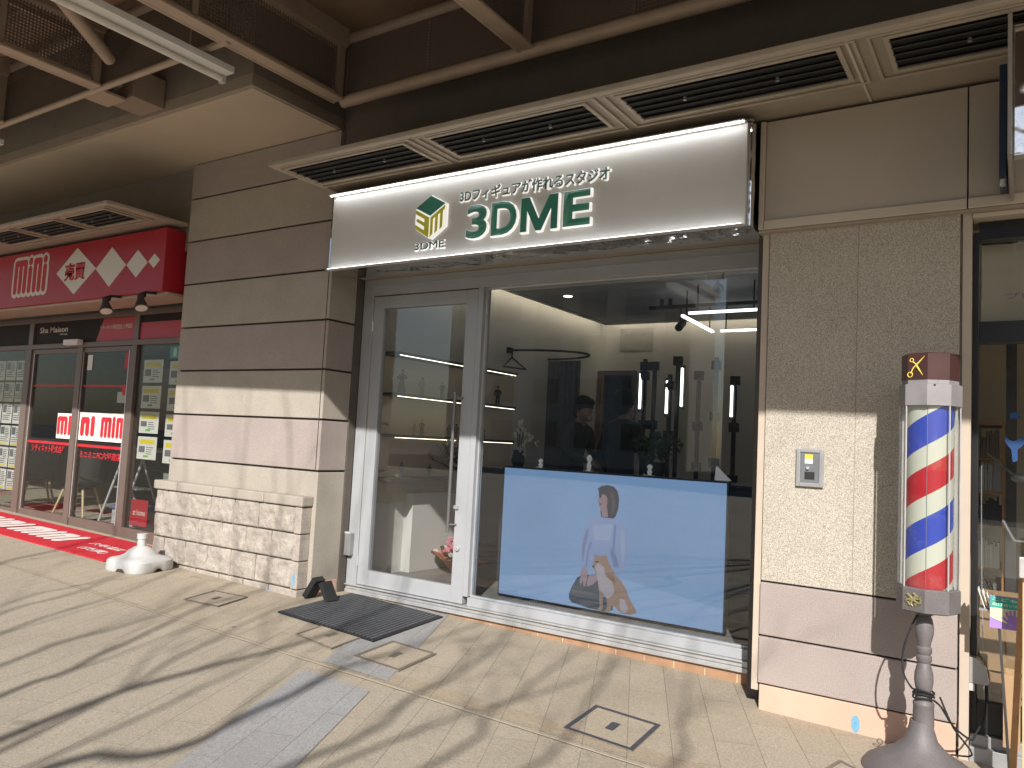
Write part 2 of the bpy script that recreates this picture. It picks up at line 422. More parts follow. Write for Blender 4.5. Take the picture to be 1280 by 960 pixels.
# ================================================================== GROUND
def sheet(name, xs, ys, mat, dz=0, extra=None):
    mb = MB(); V = {}
    for i, x in enumerate(xs):
        for j, y in enumerate(ys): V[i, j] = mb.bm.verts.new((x, y, gz(x)+dz))
    for i in range(len(xs)-1):
        for j in range(len(ys)-1): mb.bm.faces.new((V[i, j], V[i+1, j], V[i+1, j+1], V[i, j+1]))
    return mb.obj(name, mat)
struct(sheet('ground', [-160, -60, -12, 4, 60, 160], [-160, -60, 60, 160], m_asphalt, -.16))
struct(sheet('pavement', [-60, -12, 4, 60], [-13, 3.25, 12], m_pave))
mb = MB(); mb.box(-60, 60, -13.15, -13.0, -.4, .0, .01); struct(mb.obj('kerb', m_conc_l))
struct(sheet('pavement_strip', [-12, -4.6, -3.4, 4], [3.25, 4.72], m_pave2, .003))
def strip(name, pts, mat, dz):
    mb = MB(); mb.quad(*[(x, y, gz(x)+dz) for x, y in pts]); return struct(mb.obj(name, mat))
strip('paving_band', [(-3.2, 3.262), (-.1, 3.262), (-.1, 3.40), (-3.05, 3.40)], m_paveband, .0045)
strip('grey_paving', [(-2.81, 3.09), (-3.30, 3.09), (-1.13, -1.5), (-.62, -1.5)], m_pavegrey, .004)
strip('grey_paving', [(-2.85, 3.262), (-3.34, 3.262), (-4.05, 4.70), (-3.55, 4.70)], m_pavegrey, .007)
mb = MB(); mb.quad((-12, 3.243, gz(-12)+.008), (4, 3.17, gz(4)+.008), (4, 3.179, gz(4)+.008), (-12, 3.252, gz(-12)+.008))
struct(mb.obj('paving_joint', m_grout))

# ------------------------------------------------ manhole covers
def manhole(px4, label, fillmat, ringmat, tw=.028, name='manhole_cover', z=.008):
    pts = [at_z(px, py, gz(-3)) for px, py in px4]
    c = sum(pts, Vector())/4; zz = gz(c.x)
    a = ((pts[3]-pts[0]) + (pts[2]-pts[1]))/2; b = ((pts[1]-pts[0]) + (pts[2]-pts[3]))/2
    a.z = b.z = 0
    t = thing(name, label, 'manhole cover', (c.x, c.y, zz), 'manhole covers in the pavement')
    def P(u, v, dz=z): q = c + a*u + b*v; return (q.x, q.y, gz(q.x)+dz)
    mb = MB(); mb.prism([P(-.5, -.5), P(.5, -.5), P(.5, .5), P(-.5, .5)], (0, 0, .002)); mb.obj('cover_panel', fillmat, t)
    mb = MB(); f = tw/a.length; g = tw/b.length
    for (u0, u1, v0, v1) in ((-.5, .5, -.5, -.5+g), (-.5, .5, .5-g, .5), (-.5, -.5+f, -.5+g, .5-g), (.5-f, .5, -.5+g, .5-g)):
        mb.prism([P(u0, v0, z+.002), P(u1, v0, z+.002), P(u1, v1, z+.002), P(u0, v1, z+.002)], (0, 0, .003))
    mb.obj('rim', ringmat, t)
    mb = MB(); mb.prism([P(-.06, -.13, z+.0025), P(.06, -.13, z+.0025), P(.06, .13, z+.0025), P(-.06, .13, z+.0025)], (0, 0, .002))
    for k in range(3):
        v = -.08+k*.06
        mb.prism([P(-.03, v, z+.0045), P(.03, v+.015, z+.0045), P(.03, v+.03, z+.0045), P(-.03, v+.015, z+.0045)], (0, 0, .0015))
    mb.obj('badge', ringmat, t)
m_rim = stdmat('dark steel rim', (.075, .07, .085), .45, metal=.4, spk=.2, dirt=.3)
m_rim2 = stdmat('worn steel rim', (.2, .165, .13), .5, metal=.3, spk=.2)
manhole([(704,906),(745,877),(826,901),(791,931)], 'square paved cover with bold dark blue rim, nearest the right end of the shop window', m_pave2, m_rim, .022)
manhole([(442,823),(490,805),(546,819),(498,841)], 'square paved cover with thin rim, half over the grey strip before the mat', m_pave2, m_rim2, .022)
manhole([(369,799),(415,783),(460,799),(413,815)], 'faint brown rimmed paved cover touching the edge of the charcoal door mat', m_pave2, m_rim2, .014)
manhole([(228,759),(268,748),(309,755),(272,767)], 'stained paved cover in front of the rough stone base', m_pave, m_rim, .012)
manhole([(1012,958),(1050,940),(1095,958),(1060,985)], 'paved cover at the foot of the pillar, cut by the photo edge', m_pave2, m_rim2, .018)

# ================================================================== TERRACOTTA STRIP
t = thing('tile_strip', 'low strip of terracotta tiles under the shop window sill', 'tile strip', (-2.9, 4.7, 0))
mb = MB()
n = 17; xa, xb = -4.55, -1.22
for k in range(n):
    a = xa+(xb-xa)*k/n; mb.box(a+.004, a+(xb-xa)/n-.004, 4.705, 4.76, -.06, .082, .001)
mb.obj('tiles', m_orangeT, t)
mb = MB(); mb.box(xa, xb, 4.709, 4.75, -.06, .078); mb.obj('grout', m_grout, t)

# ================================================================== STONE PIER (left)
PF = 4.33
t = thing('stone_pier', 'wide stone pier banded beige and pinkish, between the red shop and the glass door', 'pier', (-5.6, 4.6, .1))
zs = [0.05, 1.047, 1.452, 1.850, 2.247, 2.652, 3.056, 3.463, 3.799]
mats = [m_stone_b, m_stone_p, m_stone_b, m_stone_p, m_stone_b, m_stone_p, m_stone_b, m_stone_p]
for k in range(8):
    mb = MB(); mb.box(-6.56, -4.62, PF, 4.62, zs[k]+.008, zs[k+1]-.008, .006)
    mb.obj('stone_course', mats[k], t)
mb = MB(); mb.box(-6.54, -4.64, PF+.02, 4.9, -.1, 3.8); mb.obj('joint_core', m_joint, t)
# rounded corner groove
mb = MB(); mb.box(-4.655, -4.648, PF-.0015, PF+.004, 1.06, 2.64); mb.obj('corner_groove', m_joint, t)
mb = MB(); mb.box(-4.62-.02, -4.616, 4.34, 4.60, .02, .19, .002); mb.obj('plinth', m_peach, t)
# dark gap and frame between pier and window frame
mb = MB(); mb.box(-4.66, -4.612, 4.62, 4.695, .0, 2.66, .003); mb.obj('edge_trim', m_steel_d, t)

# rusticated base
t = thing('rough_stone_base', 'low projecting base of rough split stone blocks at the foot of the pier', 'stone base', (-5.6, 4.28, .1))
bx0, bx1 = -6.58, -4.66
rows = [(.03, .135), (.143, .348), (.356, .555), (.563, .765)]
def rough_block(mb, x0, x1, z0, z1, yf, yb, amp, seed, side=False):
    nx, nz = max(3, int((x1-x0)/.011)), max(3, int((z1-z0)/.011)); V = {}
    for i in range(nx+1):
        for j in range(nz+1):
            u, v = i/nx, j/nz
            e = min(1, min(u, 1-u)*(x1-x0)/.012, min(v, 1-v)*(z1-z0)/.012)
            x, z = x0+(x1-x0)*u, z0+(z1-z0)*v
            h = noise.fractal(Vector((x*9+seed, z*9, seed)), 1.0, 2.1, 5)*amp + amp*.8 + noise.ridged_multi_fractal(Vector((x*6, z*8+seed, 2)), 1, 2, 4, 1, 2)*amp*.25
            V[i, j] = mb.bm.verts.new((x, yf - max(0, h)*e, z))
    for i in range(nx):
        for j in range(nz): mb.bm.faces.new((V[i, j], V[i+1, j], V[i+1, j+1], V[i, j+1]))
    B = [mb.bm.verts.new(p) for p in ((x0, yb, z0), (x1, yb, z0), (x1, yb, z1), (x0, yb, z1))]
    mb.bm.faces.new([V[i, 0] for i in range(nx+1)][::-1] + [B[0], B[1]])
    mb.bm.faces.new([V[i, nz] for i in range(nx+1)] + [B[2], B[3]])
    mb.bm.faces.new([V[0, j] for j in range(nz+1)] + [B[3], B[0]])
    mb.bm.faces.new([V[nx, j] for j in range(nz+1)][::-1] + [B[1], B[2]])
    mb.bm.faces.new(B)
mb = MB()
for r, (z0, z1) in enumerate(rows):
    cuts = [bx0] + [bx0 + (.17 if r % 2 else .34) + .31*k for k in range(6)]
    cuts = [c for c in cuts if c < bx1-.2] + [bx1-.075]
    for a, b in zip(cuts, cuts[1:]):
        rough_block(mb, a+.006, b-.006, z0, z1, 4.245, 4.33, .004 if r == 0 else .015, r*7.3+a)
mb.obj('split_face_blocks', m_stone_r, t)
mb = MB()
for r, (z0, z1) in enumerate(rows): mb.box(bx1-.072, bx1, 4.228, 4.33, z0, z1, .006)
mb.obj('corner_quoins', m_stone_r, t)
mb = MB()
cc = [bx0-.02, -6.25, -5.75, -5.10, bx1+.015]
for a, b in zip(cc, cc[1:]): mb.box(a+.002, b-.002, 4.215, 4.33, .772, .850, .012)
mb.obj('coping', m_stone_b, t)
mb = MB(); mb.box(bx0+.01, bx1-.01, 4.285, 4.33, .0, .77); mb.obj('joint_core', m_joint, t)
# blue paint marks
def blob(cx, cz, y, rx, rz, par, name='paint_mark'):
    pts = [(cx+rx*math.cos(a)*(1+.25*noise.noise(Vector((a, cx, 3)))), y, cz+rz*math.sin(a)*(1+.2*noise.noise(Vector((a, cz, 1))))) for a in [2*PI*k/14 for k in range(14)]]
    return poly_face(name, pts, m_paintblue, par, th=.0015)
blob(-4.70, .215, 4.2275, .014, .055, t); blob(-4.98, .075, 4.228, .05, .022, t)

# ================================================================== RIGHT PILLAR
t = thing('stone_pillar', 'right hand pillar of speckled stone over pink courses, behind the barber pole', 'pillar', (-.73, 4.6, 0))
mb = MB(); mb.box(-1.19, -.272, PF, 4.66, .682, 2.60, .004); mb.obj('speckled_slab', m_stone_s, t)
mb = MB(); mb.box(-.7355, -.7325, PF-.001, PF+.01, .69, 2.59); mb.obj('sealed_joint', stdmat('faded sealant', (.27, .235, .19), .8), t)
mb = MB(); mb.box(-1.192, -.270, PF-.006, 4.66, .398, .672, .006); mb.box(-1.192, -.270, PF-.006, 4.66, .146, .388, .006); mb.obj('pink_course', m_stone_p, t)
mb = MB(); mb.box(-1.186, -.274, PF+.003, 4.66, -.12, .137, .004); mb.obj('plinth', m_peach, t)
mb = MB(); mb.box(-1.18, -.28, PF+.015, 4.65, -.1, 2.6); mb.obj('joint_core', m_joint, t)
mb = MB(); mb.box(-1.232, -1.196, 4.345, 4.375, .10, 2.60, .002); mb.box(-.262, -.222, 4.34, 4.372, -.02, 2.60, .002); mb.obj('edge_trim', m_trim, t)
mb = MB(); mb.box(-1.30, -1.238, 4.50, 4.69, -.02, 2.60, .002); mb.box(-1.196, -1.186, 4.375, 4.66, -.02, 2.6); mb.obj('jamb_infill', m_steel_d, t)
blob(-.708, .042, PF+.003, .02, .042, t)
# intercom
t = thing('intercom_panel', 'small grey wall intercom with a yellow notice on the pillar', 'intercom', (-.95, 4.32, 1.2))
mb = MB(); frame_rect(mb, -1.018, -.882, 1.197, 1.396, 4.312, 4.33, .02); mb.obj('frame', m_metal_g, t)
mb = MB(); mb.box(-.998, -.902, 4.318, 4.329, 1.217, 1.376); mb.obj('face_plate', stdmat('dark face plate', (.16, .17, .18), .35), t)
mb = MB(); mb.box(-.975, -.935, 4.3165, 4.318, 1.345, 1.366); mb.obj('notice', m_yell, t)
mb = MB(); mb.box(-.975, -.935, 4.3165, 4.318, 1.318, 1.343); mb.obj('label_card', m_paper, t)
mb = MB(); mb.tube([(-.958, 4.319, 1.295), (-.958, 4.306, 1.295)], .008, 14); mb.obj('key_switch', m_alu, t)
mb = MB(); mb.box(-.975, -.925, 4.3165, 4.318, 1.235, 1.275); mb.obj('keypad', m_black, t)

# ================================================================== UPPER WALL / CANOPY
t = thing('upper_wall', 'dark brown rendered wall above the vents', 'wall', (-1, 4.4, 3.3))
mb = MB(); mb.box(-4.63, 9, 4.37, 4.6, 3.2, 4.7); mb.box(-4.63, 9, 4.47, 4.6, 2.66, 3.199)
mb.obj('render', stdmat('dark brown render', (.135, .115, .095), .9, var=.08, bump=.3), t)
t = thing('concrete_beam', 'deep brown rendered beam with pale flat soffit over the pier', 'beam', (-9, 4, 3.8))
mb = MB(); mb.box(-22, -4.645, 3.47, 5.6, 3.9, 4.75, .004); mb.obj('beam_face', m_conc, t)
mb = MB(); mb.box(-22, -4.64, 3.465, 4.5, 3.806, 3.899, .004); mb.obj('pale_edge', m_conc_l, t)
mb = MB(); mb.box(-22, -4.67, 3.50, 4.6, 3.80, 3.806); mb.obj('soffit_board', m_soffit, t)
t = thing('left_upper_wall', 'brown wall above the red signboard, under the beam', 'wall', (-8, 4.5, 3.2))
mb = MB(); mb.box(-22, -6.56, 4.40, 4.62, 3.0, 3.80); mb.obj('render', m_conc, t)
mb = MB(); mb.box(-22, -6.56, 4.56, 4.74, 2.65, 3.2); mb.obj('sign_backing', m_conc, t)

def eave(x0, x1, label):
    t = thing('eave', label, 'eave', ((x0+x1)/2, 4, 3.2))
    mb = MB(); mb.box(x0, x1, 3.58, 4.36, 3.225, 3.25, .004); mb.obj('slab', m_eave, t)
    mb = MB(); mb.box(x0-.01, x1, 3.555, 3.60, 3.210, 3.245, .008); mb.box(x0-.01, x0+.03, 3.60, 4.3, 3.212, 3.245, .008)
    mb.obj('nosing', m_vent, t)
    return t
eave(-4.50, 6, 'thin beige eave with rectangular vents above the lit sign')
eave(-22, -6.60, 'thin beige eave with vents above the red signboard')
def vent(x0, x1, y0, y1, lab, grp, z=3.2225):
    t = thing('ceiling_vent', lab, 'vent', ((x0+x1)/2, (y0+y1)/2, z), grp)
    def ring(a0, a1, b0, b1, tt, z0, z1, mb):
        mb.box(a0, a1, b0, b0+tt, z0, z1, .003); mb.box(a0, a1, b1-tt, b1, z0, z1, .003)
        mb.box(a0, a0+tt, b0+tt, b1-tt, z0, z1, .003); mb.box(a1-tt, a1, b0+tt, b1-tt, z0, z1, .003)
    mb = MB(); ring(x0-.085, x1+.085, y0-.045, y1+.085, .016, z-.010, z, mb); mb.obj('moulding', m_vent, t)
    mb = MB(); ring(x0-.02, x1+.02, y0-.02, y1+.02, .024, z-.014, z, mb); mb.obj('frame', m_vent, t)
    mb = MB(); mb.box(x0, x1, y0, y1, z-.003, z-.001); mb.obj('shade_sheet', m_black, t)  # flat black sheet painted in for the dark inside of the vent
    mb = MB(); n = 5
    for k in range(n):
        yy = y0+(y1-y0)*(k+.5)/n
        mb.box(x0, x1, yy-.012, yy+.012, z-.012, z-.0095, 0, Matrix.Rotation(math.radians(35), 3, 'X'), (0, yy, z-.011))
    mb.obj('louvre', m_louvre, t)
    for q in (.28, .72):
        mb = MB(); mb.tube([(x0+(x1-x0)*q, (y0+y1)/2, z-.004), (x0+(x1-x0)*q, (y0+y1)/2, z-.022)], .009, 10)
        mb.obj('fixing_clip', m_metal_g, t)
names = ['over the left end of the lit sign', 'over the lettering of the lit sign', 'over the right end of the lit sign', 'over the pillar, cut by the photo corner', 'beyond the right edge']
for k, nm in enumerate(names):
    x0 = -4.43+1.305*k
    if k == 4: break
    vent(x0, x0+1.09, 3.655, 3.99, 'dark louvred vent in the beige eave, '+nm, 'louvred vents over the lit sign')
for k, nm in enumerate(['nearest the pier', 'second from the pier', 'at the left photo edge']):
    x1 = -6.80-.86*k
    vent(x1-.70, x1, 3.655, 3.99, 'dark louvred vent over the red signboard, '+nm, 'louvred vents over the red signboard')
# joint lines of eave panels
t = thing('eave_joint', 'pale sealed joint between eave panels above the beige fascia', 'joint strip', (-.68, 4, 3.2))
mb = MB(); mb.box(-.688, -.676, 3.6, 4.3, 3.216, 3.2245); mb.obj('sealant', m_fascia_l, t)

# beige fascia right of sign
t = thing('fascia_panel', 'plain beige metal fascia panel above the right pillar', 'fascia', (-.2, 4.35, 2.6))
mb = MB(); mb.box(-1.215, -.243, 4.30, 4.46, 2.605, 3.205, .004); mb.box(-.237, 5, 4.30, 4.46, 2.605, 3.205, .004); mb.obj('panel', m_fascia, t)
mb = MB(); mb.box(-1.215, -.243, 4.285, 4.299, 2.590, 2.640, .003); mb.box(-.237, 5, 4.285, 4.299, 2.590, 2.640, .003); mb.obj('bottom_rim', m_fascia_l, t)
mb = MB(); mb.box(-1.245, -1.217, 4.285, 4.46, 2.592, 3.205, .003); mb.obj('end_cap', m_fascia_l, t)
mb = MB(); mb.box(-1.245, 5, 4.30, 4.66, 2.575, 2.589); mb.obj('underside', m_eave, t)

# canopy
t = thing('street_canopy', 'brown steel canopy with perforated truss panels over the pavement', 'canopy', (-3, 3, 4))
mb = MB(); mb.prism([(-22, 1.55, 4.62), (9, .95, 4.62), (9, 4.36, 4.62), (-22, 5, 4.62)], (0, 0, .08)); mb.obj('roof_sheet', m_roof, t)
mb = MB(); mb.prism([(-22, 1.95, 3.79), (9, 1.0, 3.79), (9, 1.16, 3.79), (-22, 2.11, 3.79)], (0, 0, .84)); mb.obj('edge_beam', m_canopy, t)
def ybeam(x, y0, y1):
    mb = MB(); mb.box(x-.055, x+.055, y0, y1, 3.80, 3.818, .003); mb.box(x-.006, x+.006, y0, y1, 3.818, 3.86)
    mb.tube([(x-.055, y0, 3.806), (x-.055, y1, 3.806)], .014, 8); mb.obj('bottom_flange', m_canopy_l, t)
    mb = MB(); mb.box(x-.06, x+.06, y0, y1, 4.20, 4.34, .004)
    mb.box(x-.03, x+.03, y1-.05, y1, 3.818, 4.2); mb.box(x-.012, x+.012, (y0+y1)/2-.02, (y0+y1)/2+.02, 3.818, 4.2); mb.obj('top_chord', m_canopy, t)
    mb = MB(); mb.box(x-.003, x+.003, y0, y1, 3.86, 4.2); mb.obj('perforated_panel', m_perf, t)
for x, y1 in ((-10.2, 2.95), (-8.7, 2.95), (-7.22, 2.95), (-5.74, 2.95), (-4.26, 3.95), (-2.62, 3.95), (-1.05, 3.95), (.5, 3.95), (2, 3.95)): ybeam(x, 1.62 if x < -5 else 1.5, y1)
def xbeam(y, x0, x1, r):
    mb = MB(); mb.tube([(x0, y, 3.81), (x1, y, 3.81)], r, 12); mb.obj('bottom_chord', m_canopy_l, t, True)
    mb = MB(); mb.tube([(x0, y, 4.29), (x1, y, 4.29)], .04, 12); mb.obj('top_chord', m_canopy, t, True)
    mb = MB(); mb.box(x0, x1, y-.003, y+.003, 3.83, 4.26); mb.obj('perforated_panel', m_perf, t)
    mb = MB(); k = x0
    while k < x1:
        mb.box(k-.012, k+.012, y+.02, y+.04, 3.82, 4.27); k += .78
    mb.obj('panel_stiffener', m_canopy, t)
xbeam(2.98, -14, -4.26, .024); xbeam(3.99, -4.26, 6, .045)
# diagonals and purlins
mb = MB(); mb.tube([at_y(137, 74, 2.9), at_y(55, -28, 2.2)], .045, 14)
mb.obj('brace', m_canopy_l, t, True)
mb = MB(); mb.tube([(-7.2, 2.95, 4.3), (-7.7, 2.1, 4.55)], .045, 14); mb.obj('brace', m_canopy_l, t, True)
mb = MB()
for y in (1.9, 2.35, 2.75, 3.2, 3.6):
    mb.box(-14, 6, y-.03, y+.03, 4.5, 4.618, .004)
mb.obj('purlin', m_canopy, t)
mb = MB()
for xx in (-7.6, -6.4, -5.0, -3.4, -1.8):
    mb.box(xx-.02, xx+.02, 1.5, 3.5, 4.44, 4.52, .003)
mb.obj('rafter', m_canopy_l, t)
mb = MB(); mb.tube([(-12, 3.1, 4.35), (-4.4, 3.1, 4.35)], .012, 8)
k = -12
while k < -4.5:
    mb.tube([(k, 3.1, 4.35), (k, 3.1, 4.43)], .008, 6); k += .22
mb.obj('cable_conduit', m_canopy_l, t)
# bracket boxes on beam
t = thing('junction_box', 'brown steel junction box fixed to the beam above the pier', 'junction box', (-6, 3.4, 3.85))
mb = MB(); mb.box(-6.02, -5.70, 3.20, 3.46, 3.83, 4.06, .006); mb.obj('housing', m_canopy, t)
mb = MB(); mb.box(-6.02, -5.76, 3.0, 3.19, 3.80, 3.822, .003); mb.obj('bracket_plate', m_canopy_l, t)
mb = MB(); mb.tube([(-5.9, 3.12, 3.90), (-5.78, 3.14, 3.93)], .03, 12); mb.obj('lens_tube', m_metal_g, t, True)
t = thing('conduit_box', 'dark conduit box on the wall above the vents', 'junction box', (-3.9, 4.3, 3.5))
mb = MB(); mb.box(-4.15, -3.65, 4.22, 4.36, 3.48, 3.6, .006); mb.tube([(-4.3, 4.25, 3.54), (-4.15, 4.25, 3.54)], .02, 10); mb.obj('housing', m_conc, t)

# batten lights (off)
def batten(cx, y0, y1, lab):
    t = thing('batten_light', lab, 'strip light', (cx, (y0+y1)/2, 3.7), 'unlit strip lights under the canopy')
    mb = MB(); mb.box(cx-.06, cx+.06, y0, y1, 3.715, 3.76, .004); mb.obj('housing', m_whitep, t)
    mb = MB(); mb.tube([(cx-.045, y0+.03, 3.69), (cx-.045, y1-.03, 3.69)], .019, 12); mb.obj('tube', m_tubeoff, t, True)
    mb = MB()
    for y in (y0+.015, y1-.015): mb.box(cx-.068, cx-.022, y-.015, y+.015, 3.665, 3.715, .004)
    mb.obj('end_holder', m_white, t)
    mb = MB(); mb.tube([(cx, y0+.3, 3.76), (cx, y0+.3, 4.5)], .006, 6); mb.tube([(cx, y1-.3, 3.76), (cx, y1-.3, 4.5)], .006, 6); mb.obj('hanger_rod', m_canopy, t)
batten(-4.50, 1.95, 3.17, 'long unlit white batten light hanging above the pier')
q = at_z(2, 184, 3.7)
batten(q.x-.02, q.y-1.2, q.y, 'unlit white batten light, only its end showing at the left photo edge')

# ================================================================== LIT SIGN
t = thing('shop_sign', 'long white illuminated sign reading 3DME in green above the shop window', 'shop sign', (-2.85, 4.2, 2.6))
SX0, SX1, SZ0, SZ1, SYF = -4.46, -1.278, 2.602, 3.142, 4.15
mb = MB(); mb.box(SX0, SX1, SYF, SYF+.028, SZ0-.012, SZ1+.012, .002); mb.obj('face_panel', m_signface, t)
mb = MB(); mb.box(SX0-.045, SX1+.02, SYF+.03, 4.46, SZ0-.012, SZ1+.05, .003); mb.obj('polished_casing', m_mirror, t)
mb = MB()
mb.box(SX0, SX1, SYF-.060, SYF-.004, SZ1+.013, SZ1+.019)
mb.box(SX0, SX1, SYF-.004, SYF+.03, SZ1+.013, SZ1+.019)
mb.obj('lip', m_signface, t)
mb = MB(); mb.box(SX0+.01, SX1-.01, SYF-.046, SYF-.036, SZ1+.0085, SZ1+.0125); mb.obj('led_strip', m_led, t)
mb = MB(); mb.box(SX0, SX1, SYF-.040, SYF-.001, SZ0-.020, SZ0-.014); mb.obj('lip', m_signface, t)
mb = MB(); mb.box(SX0+.01, SX1-.01, SYF-.032, SYF-.024, SZ0-.0135, SZ0-.0105); mb.obj('led_strip', m_led2, t)
def lit_text(s, x0, x1, z0, z1, mat, bold, dep=.024):
    text_obj('letter_back', s, m_lettere, x0-.004, x1+.010, z0-.008, z1+.003, SYF-.004, dep-.004, t, bold+.012)
    text_obj('lettering', s, mat, x0, x1, z0, z1, SYF-dep-.0005, .003, t, bold)
L0, LW = -3.15, .935
lit_text('3', L0, L0+.18*LW, 2.690, 2.918, m_green, .03)
lit_text('D', L0+.217*LW, L0+.43*LW, 2.692, 2.914, m_green, .03)
lit_text('E', L0+.80*LW, L0+LW, 2.692, 2.914, m_green, .03)
def mpoly(g):   # capital M as one outline
    x0, x1, z0, z1 = L0+.464*LW-g, L0+.756*LW+g, 2.692-g, 2.914+g; w_ = .047+2*g; cx_ = (x0+x1)/2
    return [(x0, z0), (x0+w_, z0), (x0+w_, z1-.085+g), (cx_-.020-g*.3, z0), (cx_+.020+g*.3, z0), (x1-w_, z1-.085+g), (x1-w_, z0), (x1, z0), (x1, z1), (x1-.062-g, z1), (cx_, z0+.075), (x0+.062+g, z1), (x0, z1)]
mb = MB(); mb.prism([(x+.003, SYF-.004, z-.003) for x, z in mpoly(.006)], (0, -.020, 0)); mb.obj('letter_back', m_lettere, t)
mb = MB(); mb.prism([(x, SYF-.0245, z) for x, z in mpoly(0)], (0, -.003, 0)); mb.obj('lettering', m_green, t)
lit_text('3Dフィギュアが作れるスタジオ', -3.225, -2.10, 2.955, 3.040, m_dgreen, .020, .012)
lit_text('3DME', -3.605, -3.345, 2.660, 2.712, m_dgreen, .0, .010)
# cube emblem
cx, cz, R = -3.475, 2.885, .150
def iso(u, v): return (cx+u*R, SYF-.0175, cz+v*R)
hx = .866
def logo(name, pts, mat, dy=0): 
    mb = MB(); mb.prism([Vector(iso(*p))+Vector((0, dy, 0)) for p in pts], (0, -.003, 0)); return mb.obj(name, mat, t)
mb = MB(); mb.prism([Vector(iso(*p))+Vector((.008, .0135, -.004)) for p in ((0, 1.06), (.93, .55), (.93, -.5), (.1, -1.05), (-.1, -.98), (-.95, -.45), (-.95, .5))], (0, -.012, 0)); mb.obj('emblem_back', m_lettere, t)
logo('emblem_top', [(0, 1), (hx, .55), (0, .05), (-hx, .5)], m_green)
logo('emblem_left_face', [(-hx, .42), (-.04, -.03), (-.04, -.98), (-hx, -.48), (-hx, -.28), (-.32, -.6), (-.32, -.42), (-.75, -.17), (-.75, 0), (-.32, -.24), (-.32, -.08), (-hx, .22)], m_yellow, -.0005)
logo('emblem_left_inset', [(-.8, -.02), (-.36, -.27), (-.36, -.4), (-.8, -.14)], m_green, .0005)
logo('emblem_right_face', [(.04, -.03), (hx, .47), (hx, .28), (.04, -.2)], m_yellow, -.0006)
for a in (.04, .32, .60):
    b = a+.15
    logo('emblem_right_bar', [(a, -.2+a*.58-.02), (b, -.2+b*.58-.02), (b, -.93+b*.52), (a, -.98+a*.52)], m_yellow, -.0005)

# ================================================================== SHOPFRONT
t = thing('shopfront', 'pale aluminium shopfront with a glass door and a wide display window', 'shopfront', (-2.95, 4.7, .08))
YF = 4.70
mb = MB()
mb.box(-4.612, -4.50, YF, 4.80, .08, 2.63, .003)
mb.box(-4.50, -1.30, YF, 4.80, 2.495, 2.63, .003)
mb.box(-3.435, -3.39, YF-.002, 4.80, .215, 2.495, .003)
mb.box(-1.318, -1.25, YF+.02, 4.80, .08, 2.495, .003)
mb.box(-4.49, -1.3, YF-.004, YF-.001, 2.57, 2.578); mb.box(-4.52, -4.512, YF-.003, YF, .09, 2.5)
mb.obj('frame', m_frame, t)
mb = MB(); mb.box(-4.60, -1.25, YF-.03, YF+.10, .142, .150, .002); mb.box(-4.60, -1.25, YF-.022, YF+.05, .082, .110, .003)
mb.box(-4.60, -1.25, YF-.012, YF+.05, .112, .141, .003); mb.obj('sill', m_alu, t)
mb = MB(); mb.box(-3.39, -1.30, YF-.004, YF+.10, .151, .212, .004); mb.obj('bottom_rail', m_frame, t)
mb = MB(); mb.box(-4.62, -1.25, 4.60, 4.66, 2.655, 2.68); mb.box(-4.62, -1.24, 4.63, 4.74, 2.632, 3.2, .002); mb.box(-4.62, -1.24, 4.615, 4.63, 2.632, 2.645, .002)
mb.obj('header_panel', m_eave, t)
mb = MB(); mb.box(-3.39, -1.318, 4.745, 4.753, .212, 2.495); mb.obj('display_pane', m_glass, t)
mb = MB(); frame_rect(mb, -3.392, -1.316, .2125, 2.494, 4.735, 4.763, .012, .001); mb.obj('glazing_bead', m_alu, t)
# door
mb = MB()
mb.box(-4.495, -4.385, 4.705, 4.755, .155, 2.485, .003); mb.box(-3.548, -3.440, 4.705, 4.755, .155, 2.485, .003)
mb.box(-4.385, -3.548, 4.705, 4.755, .155, .275, .003); mb.box(-4.385, -3.548, 4.705, 4.755, 2.385, 2.485, .003)
door = mb.obj('door', m_frame, t)
def sub(mb, name, mat, smooth=False):
    o = mb.obj(name, mat, None, smooth); o.parent = door; o.matrix_parent_inverse = Matrix.Translation(Vector(t['_w'])).inverted() @ Matrix.Translation(Vector(t['_w'])); return o
mb = MB(); mb.box(-4.385, -3.548, 4.727, 4.735, .275, 2.385); sub(mb, 'door_pane', m_glass)
mb = MB(); mb.tube([(-3.575, 4.66, .66), (-3.575, 4.66, 1.70)], .0125, 12)
for z in (.72, 1.66): mb.tube([(-3.575, 4.66, z), (-3.53, 4.705, z)], .008, 8)
sub(mb, 'pull_handle', m_handle, True)
mb = MB(); mb.tube([(-3.575, 4.80, .66), (-3.575, 4.80, 1.70)], .0125, 12); sub(mb, 'pull_handle', m_handle, True)
mb = MB(); mb.box(-3.555, -3.515, 4.690, 4.705, .835, .862, .002); sub(mb, 'lock_plate', m_alu)
mb = MB(); mb.tube([(-3.505, 4.706, .555), (-3.505, 4.690, .555)], .022, 18); mb.tube([(-3.505, 4.691, .555), (-3.505, 4.687, .555)], .008, 12); sub(mb, 'lock_cylinder', m_alu, True)
mb = MB(); mb.tube([(-4.497, 4.70, .3), (-4.497, 4.70, .38)], .008, 8); mb.tube([(-4.497, 4.70, 2.2), (-4.497, 4.70, 2.28)], .008, 8); sub(mb, 'hinge', m_alu)
t = thing('jamb_box', 'small grey metal box fixed low on the left door jamb', 'lock box', (-4.58, 4.68, .35))
mb = MB(); mb.box(-4.612, -4.548, 4.655, 4.699, .375, .545, .004); mb.obj('housing', m_metal_g, t)
mb = MB(); mb.box(-4.61, -4.55, 4.650, 4.699, .546, .562, .003); mb.obj('lid', m_white, t)

